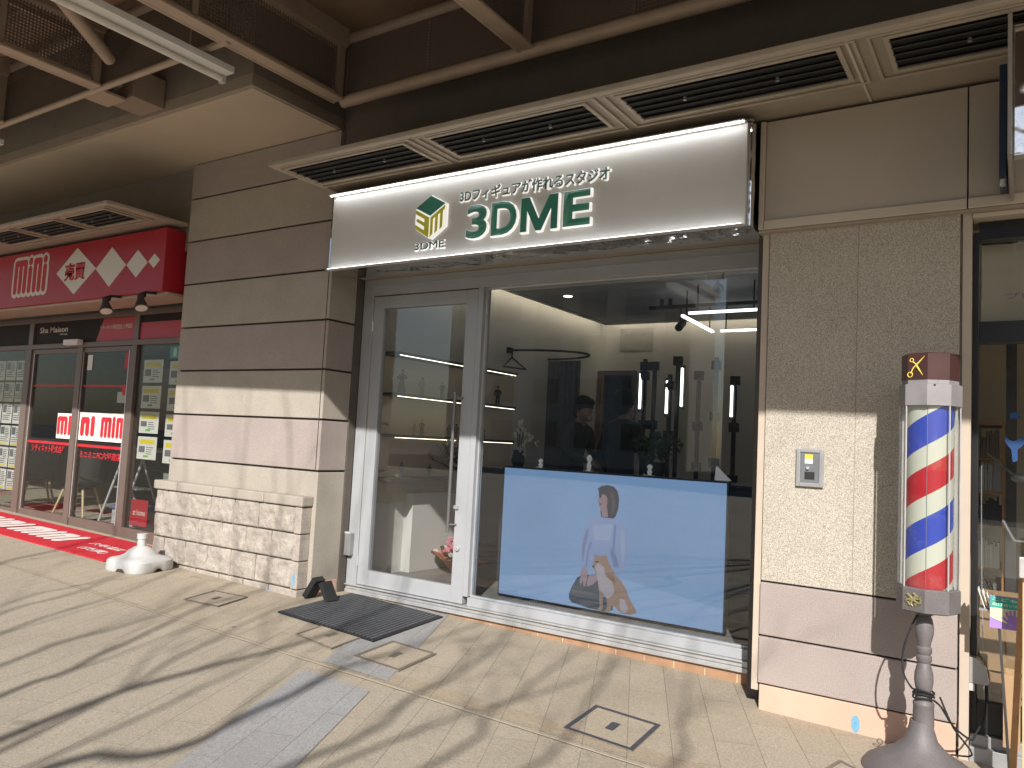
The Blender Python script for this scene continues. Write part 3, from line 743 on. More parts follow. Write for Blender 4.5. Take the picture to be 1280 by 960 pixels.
# ================================================================== SHOP INTERIOR
FZ = .17
def sbox(name, mat, *a): mb = MB(); mb.box(*a); return struct(mb.obj(name, mat))
sbox('shop_floor', m_floor_in, -4.6, 1.0, 4.80, 9.2, FZ-.05, FZ)
sbox('shop_ceiling', m_ceil_in, -4.42, 1.0, 4.80, 8.8, 2.90, 2.95)
sbox('shop_ceiling', m_wall_in, -4.7, 1.0, 4.80, 9.2, 3.02, 3.06)
sbox('shop_wall', m_wall_in, -4.68, -4.60, 4.80, 9.2, FZ-.1, 3.02)
sbox('shop_wall', m_wall_in, 1.0, 1.08, 4.80, 9.2, FZ-.1, 3.02)
sbox('shop_wall', m_wall_in, -4.08, 1.0, 9.0, 9.1, FZ-.1, 3.02)
sbox('shop_wall', m_wall_in, -4.7, -4.08, 9.0, 9.1, 2.28, 3.02)
sbox('shop_wall', m_wall_in, -6.4, -2.4, 10.6, 10.7, 0, 3.02); sbox('shop_wall', m_wall_in, -6.5, -6.4, 9.0, 10.7, 0, 3.02); sbox('shop_wall', m_wall_in, -2.4, -2.3, 9.1, 10.7, 0, 3.02); sbox('shop_ceiling', m_ceil_in, -6.5, -2.3, 9.1, 10.7, 3.03, 3.08); sbox('shop_floor', m_floor_in, -6.5, -2.3, 9.2, 10.7, FZ-.05, FZ); sbox('shop_wall', m_wall_in, -6.4, -4.80, 9.0, 9.1, 0, 3.02)
sbox('shop_wall', m_dark_in, -4.6, -1.25, 4.80, 4.86, 2.52, 3.02)
t = thing('cove_light', 'warm glowing led cove light along the edge of the shop ceiling', 'cove light', (-4.4, 7, 2.93))
mb = MB(); mb.box(-4.47, -4.44, 4.9, 8.86, 2.955, 2.975); mb.box(-4.44, 1.0, 8.83, 8.86, 2.955, 2.975); mb.obj('led_strip', m_ledwarm, t)
mb = MB(); mb.box(-4.44, -4.42, 4.9, 8.82, 2.88, 2.95); mb.box(-4.44, 1, 8.80, 8.82, 2.88, 2.95); mb.obj('lip', m_whitep, t)
# back door opening trim and curtain
t = thing('doorway', 'dark doorway with brown curtain at the back of the shop', 'doorway', (-4.5, 9, .17))
mb = MB(); mb.box(-4.80, -4.74, 8.97, 9.0, FZ, 2.30); mb.box(-4.13, -4.07, 8.97, 9.0, FZ, 2.30); mb.box(-4.80, -4.07, 8.96, 9.0, 2.26, 2.32); mb.obj('door_frame', m_brownfr, t)
def drape(x0, x1, y, z0, z1, n, amp, mat, name, par):
    mb = MB(); V = []; m = n*8
    for i in range(m+1):
        u = i/m; x = x0+(x1-x0)*u; yy = y+amp*math.sin(u*n*2*PI)+amp*.3*math.sin(u*n*5.1)
        V.append((mb.bm.verts.new((x, yy, z0)), mb.bm.verts.new((x, yy, z1)), mb.bm.verts.new((x, yy+.006, z0)), mb.bm.verts.new((x, yy+.006, z1))))
    for a, b in zip(V, V[1:]):
        mb.bm.faces.new((a[0], b[0], b[1], a[1])); mb.bm.faces.new((a[2], a[3], b[3], b[2]))
    return mb.obj(name, mat, par, True)
drape(-4.74, -4.50, 8.95, FZ, 2.25, 4, .02, m_curtain_b, 'curtain', t)
# shelves on left wall
SHZ = [2.045, 1.70, 1.355, .99]
t0 = thing('shelf_back_panel', 'warm beige back panel behind the lit shelves', 'wall panel', (-4.6, 6, 1))
mb = MB(); mb.box(-4.598, -4.585, 4.86, 7.0, .78, 2.04); mb.obj('panel', m_wall_warm, t0)
ln = ['topmost', 'second', 'third', 'lowest']
FIGS = []
for k, z in enumerate(SHZ):
    t = thing('wall_shelf', f'{ln[k]} thin dark shelf on the left shop wall'+(' with a bright light strip' if k == 0 else ''), 'shelf', (-4.5, 5.9, z), 'shelves on the left shop wall')
    mb = MB(); mb.box(-4.585, -4.36, 4.88, 6.72, z-.012, z+.012, .002); mb.obj('board', stdmat('dark shelf board %d' % k, (.06, .052, .045), .5), t)
    if k < 3:
        mb = MB(); mb.box(-4.376, -4.368, 4.92, 6.70, z-.017, z-.0125); mb.obj('led_strip', m_shelfled, t)
def fig_mesh(kind):
    mb = MB()
    if kind != 1:
        for s in (-1, 1):
            mb.tube([(s*.012, 0, 0), (s*.011, 0, .05), (s*.009, 0, .09)], [.009, .0085, .011], 8)
        mb.tube([(0, 0, .085), (0, 0, .11), (0, 0, .135), (0, 0, .145)], [.019, .016, .021, .008], 10)
        for s in (-1, 1): mb.tube([(s*.02, 0, .135), (s*.028, -.004, .11), (s*.022, -.012, .085)], [.007, .006, .005], 6)
    else:
        mb.tube([(0, 0, 0), (0, 0, .05), (0, 0, .1), (0, 0, .12), (0, 0, .145)], [.03, .026, .017, .019, .008], 12)
        for s in (-1, 1): mb.tube([(s*.018, 0, .135), (s*.03, 0, .12), (s*.012, -.018, .105)], [.007, .009, .006], 6)
    return mb
m_figs = [stdmat('figurine dark', (.05, .045, .05), .6), stdmat('figurine kimono', (.16, .06, .05), .6), stdmat('figurine pale', (.3, .26, .2), .6)]
protos = []
for k in range(3):
    t = thing('figurine', 'x', 'figurine', (0, 0, 0), 'figurines on the lit shelves')
    fig_mesh(k).obj('body', m_figs[k], t, True)
    mb = MB(); mb.ball((0, 0, .158), .0125, 2, (1, 1, 1.15)); mb.obj('head', m_skin, t, True)
    mb = MB(); mb.ball((0, .003, .162), .0135, 2, (1, 1, 1.1)); mb.obj('hair', m_hair, t, True)
    mb = MB(); mb.lathe([(.03, 0), (.03, .004)], (0, 0), 16); mb.obj('stand', m_black, t)
    protos.append(t)
spots = [(1, 5.06, 1.5, 1), (1, 5.33, 1.2, 2), (1, 5.62, 1.1, 0), (1, 5.95, 1.1, 0), (1, 6.2, 1.0, 2), (1, 6.52, 1.4, 0),
         (2, 5.26, .7, 2), (2, 5.36, 1.0, 0), (2, 5.75, .8, 2), (2, 5.86, .9, 2), (2, 6.06, .6, 0), (2, 6.3, .8, 1),
         (3, 5.12, .9, 0), (3, 5.5, .8, 0), (3, 5.8, 1.0, 2), (3, 6.1, .8, 0), (0, 5.7, .6, 1)]
used = set()
ordn = ['first', 'second', 'third', 'fourth', 'fifth', 'sixth']
cnt = {}
desc = ['dark clothed', 'robed reddish', 'pale clothed']
for s, y, sc, kd in spots:
    if s == 0: continue
    p = protos[kd]
    if kd in used: p = copy_tree(p)
    used.add(kd)
    cnt[s] = cnt.get(s, 0)+1
    p.location = (-4.46, y, SHZ[s]+.0125); p.scale = (sc*.8, sc*.8, sc*.8); p.rotation_euler.z = math.radians(40+random.uniform(-30, 30))
    for c in KIDS(p): c.matrix_parent_inverse = Matrix.Identity(4)
    p['label'] = f'{desc[kd]} small figurine on the {ln[s]} shelf, {ordn[cnt[s]-1]} from the door side'
# lower cabinet on left wall
t = thing('low_cabinet', 'plain white low cabinet along the left shop wall', 'cabinet', (-4.5, 6, FZ))
mb = MB(); mb.box(-4.60, -4.50, 5.35, 6.9, FZ, .86, .003); mb.obj('carcass', m_wall_in, t)

# television
t = thing('television', 'huge flat television on the shop floor showing a woman and a dog on pale blue', 'television', (-2.5, 5.1, FZ))
TX0, TX1, TZ0, TZ1, TY = -3.395, -1.625, .180, 1.165, 5.10
mb = MB(); mb.box(TX0, TX1, TY, TY+.05, TZ0, TZ1, .004); mb.obj('body', m_screen_bez, t)
mb = MB(); mb.box(TX0+.3, TX0+.42, TY+.0, TY+.28, FZ, FZ+.010); mb.box(TX1-.42, TX1-.3, TY+.0, TY+.28, FZ, FZ+.010)
mb.box(TX0+.34, TX0+.38, TY+.05, TY+.1, FZ, .6); mb.box(TX1-.38, TX1-.34, TY+.05, TY+.1, FZ, .6); mb.obj('stand', m_black, t)
def scr(name, col, k=1.0):
    m, nt, b, co = newmat(name)
    b.inputs['Base Color'].default_value = (.008, .009, .012, 1); b.inputs['Roughness'].default_value = .22; b.inputs['Specular IOR Level'].default_value = .3
    v = noise_t(nt, co, 1.6, 2); 
    c = mixc(nt, ramp(nt, v, .3, .7), tuple(x*.93 for x in col), tuple(x*1.05 for x in col))
    nt.links.new(c, b.inputs['Emission Color']); b.inputs['Emission Strength'].default_value = k
    return m
S = .35
scr_bg = scr('screen pale blue', (.22*S*1.55, .40*S*1.45, .80*S*1.22))
mb = MB(); mb.box(TX0+.012, TX1-.012, TY-.003, TY-.0005, TZ0+.014, TZ1-.012); mb.obj('screen', scr_bg, t)
def sp(pts, mat, lay, name):
    # outlines measured in a 606x960 crop of the screen picture
    P = [at_y(700+x/5.05, 590+y/5.05, TY) for x, y in pts]
    P = [(p.x, TY-.003-.0004*lay, p.z) for p in P]
    poly_face(name, P, mat, t, th=.0003)
c = lambda r, g, b: (r*S, g*S, b*S)
s_blouse = scr('screen blouse', c(.40, .54, .92)); s_fold = scr('screen blouse fold', c(.27, .37, .68)); s_fold2 = scr('screen blouse light', c(.50, .63, .95))
s_hair = scr('screen hair', c(.045, .05, .085)); s_face = scr('screen face', c(.48, .33, .38)); s_skirt = scr('screen skirt', c(.10, .13, .18)); s_skirt2 = scr('screen skirt light', c(.17, .19, .22))
s_dog = scr('screen dog', c(.50, .34, .27)); s_dogw = scr('screen dog light', c(.62, .58, .66)); s_dark = scr('screen dark', c(.05, .05, .07)); s_hand = scr('screen hand', c(.50, .38, .45))
s_glow = scr('screen floor light', c(.43, .68, 1.10)); s_dog2 = scr('screen dog shade', c(.36, .22, .15)); s_hair2 = scr('screen hair light', c(.13, .10, .12))
sp([(58,770),(72,730),(110,665),(165,640),(250,690),(250,780),(330,800),(335,870),(300,885),(180,858),(75,822),(58,800)], s_skirt, 1, 'picture_skirt')
sp([(75,740),(240,765),(245,800),(120,790),(75,775)], s_skirt2, 2, 'picture_skirt_fold')
sp([(185,285),(250,280),(300,290),(350,285),(400,320),(430,370),(432,470),(425,570),(400,640),(345,650),(330,600),(290,560),(215,560),(190,610),(150,625),(125,580),(118,500),(140,400),(165,330)], s_blouse, 2, 'picture_blouse')
sp([(165,365),(185,350),(180,400),(160,470),(150,560),(142,560),(140,470)], s_fold, 3, 'picture_fold')
sp([(345,330),(358,340),(352,400),(345,500),(372,580),(360,590),(330,500)], s_fold, 3, 'picture_fold')
sp([(190,440),(205,445),(185,500),(170,600),(160,600),(172,510)], s_fold, 3, 'picture_fold')
sp([(318,470),(350,530),(375,600),(345,600),(320,520)], s_fold, 3, 'picture_fold')
sp([(205,330),(335,330),(320,430),(220,430)], s_fold2, 3, 'picture_highlight')
sp([(385,370),(410,370),(412,520),(395,600),(385,520)], s_fold2, 3, 'picture_highlight')
sp([(240,105),(262,90),(300,82),(340,92),(365,120),(375,170),(370,230),(355,275),(340,295),(300,290),(262,285),(258,250),(262,200),(255,140)], s_hair, 3, 'picture_hair')
sp([(310,110),(340,130),(352,190),(340,260),(325,270),(330,190)], s_hair2, 4, 'picture_hair_light')
sp([(262,235),(300,225),(305,285),(268,285)], s_face, 4, 'picture_neck')
sp([(247,125),(290,115),(302,160),(300,210),(285,240),(262,240),(250,222),(246,200),(240,187),(246,165)], s_face, 5, 'picture_face')
sp([(245,105),(300,95),(308,180),(295,150),(270,138),(262,160),(250,160)], s_hair, 6, 'picture_fringe')
sp([(250,196),(268,200),(262,207),(251,204)], s_dark, 6, 'picture_mouth')
sp([(252,160),(264,158),(264,162),(252,164)], s_dark, 6, 'picture_eye')
sp([(140,600),(175,610),(175,660),(160,720),(150,722),(146,680),(132,715),(125,690),(132,640)], s_hand, 3, 'picture_hand')
sp([(185,650),(230,640),(240,680),(210,710),(170,722),(172,690)], s_hand, 3, 'picture_hand')
sp([(205,600),(212,575),(218,555),(220,515),(240,530),(275,530),(298,528),(305,560),(330,610),(350,650),(390,690),(420,740),(440,800),(480,870),(485,890),(450,902),(400,895),(375,880),(345,850),(325,840),(322,870),(310,885),(280,885),(300,850),(295,790),(270,780),(272,850),(265,872),(235,868),(252,850),(248,760),(240,690),(235,640),(220,620)], s_dog, 4, 'picture_dog')
sp([(222,590),(250,575),(280,600),(290,660),(330,690),(345,760),(320,790),(300,800),(270,760),(250,740),(240,680),(232,630)], s_dogw, 5, 'picture_dog_chest')
sp([(300,640),(345,660),(352,700),(330,690),(300,660)], s_dog2, 6, 'picture_dog_ruff')
sp([(380,800),(410,805),(430,860),(420,890),(390,885),(378,850)], s_dogw, 5, 'picture_dog_haunch')
sp([(205,590),(218,588),(218,602),(207,602)], s_dark, 6, 'picture_dog_nose')
sp([(225,565),(245,560),(245,568),(228,572)], s_dark, 6, 'picture_dog_eye')
poly_face('picture_floor_light', [(TX0+.012, TY-.0033, TZ0+.014), (TX1-.012, TY-.0033, TZ0+.014), (TX1-.012, TY-.0033, TZ0+.16), (-2.35, TY-.0033, TZ0+.26), (-2.7, TY-.0033, TZ0+.24), (TX0+.012, TY-.0033, TZ0+.15)], s_glow, t, th=.0002)

# counter behind the television
t = thing('display_counter', 'long dark counter behind the television holding crystals and flowers', 'counter', (-2.6, 6, FZ))
mb = MB(); mb.box(-4.05, -1.1, 5.62, 6.15, FZ, 1.10, .004); mb.obj('carcass', stdmat('dark counter', (.035, .037, .05), .5), t)
mb = MB(); mb.box(-4.07, -1.08, 5.60, 6.17, 1.101, 1.125, .003); mb.obj('worktop', stdmat('counter top', (.05, .05, .06), .25), t)
def crystal(px, py, y, h, lab, kind):
    p = at_y(px, py, y); p.z = 1.126
    t = thing('crystal_trophy', lab, 'trophy', p, 'crystal ornaments on the dark counter')
    mb = MB(); mb.box(p.x-.04, p.x+.04, p.y-.03, p.y+.03, 1.126, 1.15, .003); mb.obj('foot', m_crystal, t)
    mb = MB()
    if kind:
        mb.prism([(p.x-.05, p.y-.012, 1.15), (p.x+.07, p.y-.012, 1.15), (p.x-.04, p.y-.012, 1.15+h)], (0, .024, 0))
    else:
        mb.lathe([(.014, 1.15), (.022, 1.15+h*.3), (.012, 1.15+h*.5), (.026, 1.15+h*.8), (.01, 1.15+h)], (p.x, p.y), 6)
    mb.obj('crystal', emimat('emissive crystal '+str(px), (1, 1, 1), .12), t)  # sparkle put in as faint emission; the crystal is no lamp
crystal(736, 590, 5.75, .13, 'bright faceted crystal ornament above the woman on the screen', 0)
crystal(902, 600, 5.72, .10, 'bright wedge crystal ornament at the right corner of the television', 1)
crystal(676, 575, 5.8, .07, 'small crystal ornament behind the left half of the television', 0)
crystal(812, 592, 5.8, .08, 'dim crystal ornament behind the right half of the television', 0)

# people
def human(name, label, x, y, head_top, facing, body_mat, lean, arms, hairbig=0):
    t = thing('person', label, 'person', (x, y, FZ))
    H = head_top-FZ; Rz = Matrix.Rotation(facing, 3, 'Z')    # local forward = -y
    def P(a, b, c): v = Rz @ Vector((a, b, 0)); return Vector((x+v.x, y+v.y, FZ+c*H))
    L = lean
    J = {'pel': (P(0, 0, .52), .15, .115), 'wst': (P(0, -.01*L, .61), .135, .105), 'ch': (P(0, -.06*L, .73), .165, .12), 'nb': (P(0, -.10*L, .805), .10, .085), 'nk': (P(0, -.13*L, .85), .055, .055)}
    E = [('pel', 'wst'), ('wst', 'ch'), ('ch', 'nb'), ('nb', 'nk')]
    for s, n in ((-1, 'l'), (1, 'r')):
        J['sh'+n] = (P(s*.19, -.09*L, .795), .062, .06); J['el'+n] = (P(s*arms[0][0], arms[0][1], arms[0][2]), .046, .046); J['wr'+n] = (P(s*arms[1][0], arms[1][1], arms[1][2]), .03, .03)
        J['hp'+n] = (P(s*.095, 0, .49), .09, .09); J['kn'+n] = (P(s*.11, -.02, .27), .062, .062); J['an'+n] = (P(s*.12, 0, .05), .045, .045); J['to'+n] = (P(s*.13, -.14, .02), .04, .03)
        E += [('nb', 'sh'+n), ('sh'+n, 'el'+n), ('el'+n, 'wr'+n), ('pel', 'hp'+n), ('hp'+n, 'kn'+n), ('kn'+n, 'an'+n), ('an'+n, 'to'+n)]
    ks = list(J); me = bpy.data.meshes.new('body'); me.from_pydata([J[k][0] for k in ks], [(ks.index(a), ks.index(b)) for a, b in E], [])
    o = bpy.data.objects.new('body', me); COL.objects.link(o)
    sk = o.modifiers.new('s', 'SKIN'); sk.use_smooth_shade = True; ss = o.modifiers.new('u', 'SUBSURF'); ss.levels = ss.render_levels = 2
    for i, k in enumerate(ks): me.skin_vertices[0].data[i].radius = (J[k][1], J[k][2])
    me.skin_vertices[0].data[0].use_root = True
    dg = bpy.context.evaluated_depsgraph_get(); m2 = bpy.data.meshes.new_from_object(o.evaluated_get(dg))
    o.modifiers.clear(); o.data = m2; m2.materials.clear(); m2.materials.append(body_mat); setpar(o, t)
    # head
    hc = P(0, -.19*L, .925); hr = H*.063
    mb = MB(); mb.ball(hc, hr, 3, (.82, .95, 1.18))
    fw = Rz @ Vector((0, -1, 0)); sd_ = Rz @ Vector((1, 0, 0))
    mb.ball(hc+fw*hr*.98+Vector((0, 0, -.1*hr)), hr*.2, 2, (.8, .8, 1.2)); mb.ball(hc+fw*hr*.72+Vector((0, 0, -.85*hr)), hr*.35, 2)
    for s in (-1, 1): mb.ball(hc+sd_*s*hr*.86, hr*.22, 2, (.6, .8, 1.2))
    mb.tube([hc+Vector((0, 0, -.3*hr)), P(0, -.11*L, .82)], [.055, .062], 12)
    mb.obj('head', m_skin, t, True)
    mb = MB(); mb.ball(hc-fw*hr*.20+Vector((0, 0, .42*hr)), hr*1.12, 3, (.94, 1.0, 1.0), .1); mb.ball(hc-fw*hr*.52+Vector((0, 0, -.05*hr)), hr*.9, 3, (.98, .8, 1.1), .1)
    mb.ball(hc+fw*hr*.30+Vector((0, 0, .78*hr)), hr*.78, 3, (1.1, 1, .62), .15)
    mb.obj('hair', m_hair, t, True)
    # hands
    for n, s in (('l', -1), ('r', 1)):
        w0, e0 = J['wr'+n][0], J['el'+n][0]; d = (w0-e0).normalized()
        mb = MB(); pc = w0+d*.05; mb.ball(pc, .04, 2, (.9, .9, 1.1))
        sdv = d.cross(Vector((0, 0, 1))).normalized() if abs(d.z) < .95 else Vector((1, 0, 0))
        for q in range(4):
            b0 = pc+sdv*(q-1.5)*.017+d*.02; mb.tube([b0, b0+d*.035, b0+d*.06+Vector((0, 0, -.012))], [.009, .008, .006], 6)
        mb.tube([pc-sdv*.03, pc-sdv*.05+d*.03, pc-sdv*.045+d*.05], [.01, .009, .007], 6)
        mb.obj('hand', m_skin, t, True)
    return t
human('person', 'short haired person in dark olive top, head bowed, facing right inside the shop', -4.13, 7.5, 1.86, math.radians(75), m_cloth_g, .9, ((.2, -.1, .66), (.14, -.38, .60)))
human('person', 'person in black seen from behind next to the back doorway', -3.30, 7.0, 1.90, math.radians(165), m_cloth_d, .15, ((.28, 0, .62), (.25, -.18, .50)))

# light posts for scanning
def post(px, ytop, lab, tube=None, cams=(), y=7.5):
    p = at_y(px, ytop, y)
    t = thing('scanner_post', lab, 'light stand', (p.x, y, FZ), 'black scanner posts at the right of the shop')
    mb = MB(); mb.box(p.x-.018, p.x+.018, y-.018, y+.018, FZ, p.z, .003); mb.box(p.x-.16, p.x+.16, y-.02, y+.02, FZ, FZ+.025, .003); mb.box(p.x-.02, p.x+.02, y-.16, y+.16, FZ, FZ+.025, .003); mb.obj('post', m_black, t)
    for z in cams:
        mb = MB(); mb.box(p.x-.03, p.x+.06, y-.07, y-.018, z-.045, z+.045, .006); mb.tube([(p.x+.015, y-.07, z), (p.x+.015, y-.10, z)], .026, 12); mb.obj('camera', m_black, t)
    if tube:
        a = at_y(tube[0], tube[1], y-.06); b = at_y(tube[0], tube[2], y-.06)
        mb = MB(); mb.box(a.x-.0095, a.x+.0095, y-.07, y-.05, b.z, a.z, .003); mb.obj('tube_light', m_tube, t)
        mb = MB(); mb.box(a.x-.026, a.x+.026, y-.043, y-.03, b.z-.03, a.z+.03, .004); mb.obj('tube_back', m_black, t)
post(807, 449, 'first black post from the left, its lit tube hanging left of it', (801, 467, 511), (2.2, 2.1, 1.6))
post(819, 453, 'slim black post between the first two lit tubes', None, (2.2, 1.6, 1.15))
post(838, 468, 'black post with a short bright tube on its left side', (834, 476, 517), (2.0, 1.5))
post(848, 449, 'black post with a thin lit tube in front, taller than its neighbours', (853, 460, 508), (2.25,))
post(874, 468, 'black post with a hooked top and no lit tube', None, (2.1, 1.6, 1.2))
post(896, 447, 'tall bare black post second from the right', None, (2.2, 1.7, 1.25))
post(919, 473, 'rightmost black post with a bright tube at its left', (915, 482, 521), (2.05, 1.6, 1.1))
a = at_y(910, 621, 5.9); b = at_y(910, 662, 5.9)
t = thing('tube_light', 'short bright vertical tube just right of the television', 'tube light', a, None)
mb = MB(); mb.box(a.x-.014, a.x+.014, 5.88, 5.90, b.z, a.z, .003); mb.obj('tube', m_tube, t)
mb = MB(); mb.box(a.x-.02, a.x+.02, 5.901, 5.92, FZ, a.z+.03, .003); mb.obj('post', m_black, t)

# ceiling tracks
def bar(p, q, z, lab, h=.022):
    a = at_z(*p, z); b = at_z(*q, z)
    t = thing('track_light', lab, 'strip light', (a+b)/2, 'white light bars under the shop ceiling')
    mb = MB(); d = (b-a); n = Vector((-d.y, d.x, 0)).normalized()*.014
    mb.prism([a+n, b+n, b-n, a-n], (0, 0, h)); mb.obj('bar', emimat('light bar '+lab[:9], (.95, .98, 1), 2.2), t)
    mb = MB()
    for u in (.12, .88):
        c = a.lerp(b, u); mb.tube([c+Vector((0, 0, h)), Vector((c.x, c.y, 2.9))], .008, 6)
    mb.obj('hanger', m_black, t)
bar((861, 393), (954, 388), 2.62, 'longest horizontal white light bar near the window top right')
bar((853, 396), (891, 416), 2.62, 'slanting white light bar near the ceiling')
bar((901, 415), (954, 413), 2.62, 'shorter white light bar below the slanting one')
t = thing('lighting_track', 'black ceiling track with spotlights in the shop', 'track', (-2.6, 6.8, 2.8))
mb = MB(); a = at_z(812, 387, 2.8); b = at_z(954, 383, 2.8)
mb.box(a.x, b.x, a.y-.03, a.y+.03, 2.80, 2.83, .003)
for u in (.12, .2): mb.tube([(a.x+(b.x-a.x)*u, a.y, 2.83), (a.x+(b.x-a.x)*u, a.y, 2.9)], .02, 8)
mb.obj('rail', m_black, t)
c0 = at_y(851, 405, a.y)
mb = MB(); mb.tube([(c0.x, a.y-.06, c0.z-.05), (c0.x, a.y+.05, c0.z+.02)], .04, 14); mb.tube([(c0.x, a.y, c0.z), (c0.x, a.y, 2.8)], .008, 6); mb.obj('spotlight', m_black, t, True)
c = at_z(710, 369, 2.895)
t = thing('downlight', 'small round lit downlight in the shop ceiling', 'downlight', c)
mb = MB(); mb.lathe([(.05, 2.885), (.06, 2.899)], (c.x, c.y), 20); mb.obj('rim', m_white, t)
mb = MB(); mb.lathe([(.045, 2.880), (.045, 2.8845)], (c.x, c.y), 20); mb.obj('lamp', emimat('downlight glow', (1, .97, .9), 3), t)
# wall unit (access panel) and camera
t = thing('wall_panel', 'square grey access panel high on the back wall', 'panel', (-4.1, 8.98, 2.6))
a = at_y(775, 408, 8.98); b = at_y(815, 438, 8.98)
mb = MB(); mb.box(a.x, b.x, 8.992, 8.999, b.z, a.z-.03, .001); mb.obj('panel', stdmat('grey access panel', (.46, .45, .42), .7), t)
t = thing('security_camera', 'white dome security camera inside the top of the window', 'camera', (-1.68, 4.9, 2.45))
mb = MB(); mb.box(-1.73, -1.64, 4.87, 4.93, 2.47, 2.53, .006); mb.tube([(-1.68, 4.9, 2.47), (-1.675, 4.9, 2.43)], .014, 8); mb.obj('mount', m_white, t)
mb = MB(); mb.ball((-1.67, 4.90, 2.41), .035, 2); mb.obj('ball_housing', m_white, t, True)
mb = MB(); mb.tube([(-1.665, 4.872, 2.400), (-1.66, 4.862, 2.395)], .014, 12); mb.obj('lens', m_black, t)
# curved curtain rail
t = thing('curtain_rail', 'black curved curtain rail with grey curtain inside the shop', 'curtain rail', (-4.5, 7.2, 2.3))
a = at_x(635, 438, -4.6); rz = a.z
pts = [(-4.6+.72*math.cos(-PI/2+PI*k/20), a.y+.42+.42*math.sin(-PI/2+PI*k/20), rz) for k in range(21)]
mb = MB(); mb.tube(pts, .012, 8); mb.lathe([(.03, rz-.03), (.03, rz+.03)], (-4.59, a.y), 12); mb.obj('rail', m_black, t, True)
drape(-4.54, -4.12, 7.62, FZ+.02, rz-.03, 7, .03, m_curtain, 'curtain', t)
# hanger
p = at_x(640, 447, -4.55)
t = thing('coat_hanger', 'black coat hanger hanging below the curved rail', 'hanger', p)
mb = MB(); mb.tube([p+Vector((0, 0, .10)), p, p+Vector((.08, .16, -.11)), p+Vector((-.0, -.16, -.11)), p], .010, 8); mb.obj('hanger_frame', m_black, t)
# orchid / plants
def leaves(mb, c, r, n, s, up=0):
    for _ in range(n):
        d = Vector((random.gauss(0, 1), random.gauss(0, 1), random.gauss(0, 1)+up)).normalized(); q = Vector(c)+Vector((d.x*r[0], d.y*r[1], d.z*r[2]))*random.random()**.4
        a = Vector((random.gauss(0, 1), random.gauss(0, 1), random.gauss(0, 1))).normalized()*s; b = a.cross(d).normalized()*s*.5
        mb.bm.faces.new([mb.bm.verts.new(v) for v in (q-a, q+b, q+a, q-b)])
p = at_y(820, 575, 6.0); p.z = 1.126
t = thing('potted_plant', 'bushy dark green plant on the counter in front of the person in black', 'plant', p)
mb = MB(); mb.lathe([(.06, 1.127), (.09, 1.25)], (p.x, p.y), 16); mb.obj('pot', m_black, t)
mb = MB(); leaves(mb, (p.x, p.y, 1.38), (.22, .15, .12), 260, .03); mb.obj('foliage', m_leaf, t)
def bouquet(p, lab, stem_h, n, mat, spread, nm='flower_arrangement'):
    t = thing(nm, lab, 'flowers', p)
    mb = MB(); mb.lathe([(.04, p.z+.001), (.06, p.z+.06), (.045, p.z+.14), (.05, p.z+.16)], (p.x, p.y), 16); mb.obj('vase', m_black, t, True)
    mb = MB(); fl = MB()
    for _ in range(n):
        e = Vector((p.x+random.gauss(0, spread), p.y+random.gauss(0, spread*.7), p.z+stem_h+random.uniform(-.12, .12)))
        mb.tube([Vector((p.x, p.y, p.z+.12)), Vector((p.x+(e.x-p.x)*.3, p.y+(e.y-p.y)*.3, p.z+stem_h*.6)), e], [.003, .003, .002], 5)
        for _ in range(3): fl.ball(e+Vector((random.gauss(0, .02), random.gauss(0, .02), random.gauss(0, .02))), random.uniform(.010, .02), 1)
    mb.obj('stem', m_leaf, t); fl.obj('blossom', mat, t)
pp = at_x(571, 640, -4.30); pp.z = FZ
bouquet(Vector((-4.34, 5.75, .861)), 'pale dried flowers in a vase seen through the door glass', .38, 60, m_dried, .09)
bouquet(Vector((-3.75, 5.85, 1.126)), 'white orchids in a vase at the left end of the dark counter', .26, 18, m_petal, .06)
# flower basket on floor
bp = Vector((-4.16, 5.74, FZ))
t = thing('flower_basket', 'orange brown wrapped basket of pink flowers on the sunlit shop floor', 'flower basket', bp)
mb = MB(); prof = [(.13, FZ), (.18, FZ+.05), (.26, FZ+.15), (.33, FZ+.17), (.25, FZ+.13), (.15, FZ+.06)]
mb.lathe(prof, (bp.x, bp.y), 22)
for v in mb.bm.verts:
    if v.co.z > FZ+.1: v.co.z += .03*math.sin(5*math.atan2(v.co.y-bp.y, v.co.x-bp.x)); 
mb.obj('wrapping', m_wrap, t, True)
for mat, n in ((m_pink, 50), (m_petal, 24), (m_leaf, 20)):
    mb = MB()
    for _ in range(n):
        a = random.uniform(0, 2*PI); r = random.uniform(0, .23)
        mb.ball((bp.x-.07+r*math.cos(a), bp.y+r*math.sin(a), FZ+.15+random.uniform(0, .24)*(1-r/.28)), random.uniform(.014, .03), 1, jit=.5)
    mb.obj('blossom', mat, t)

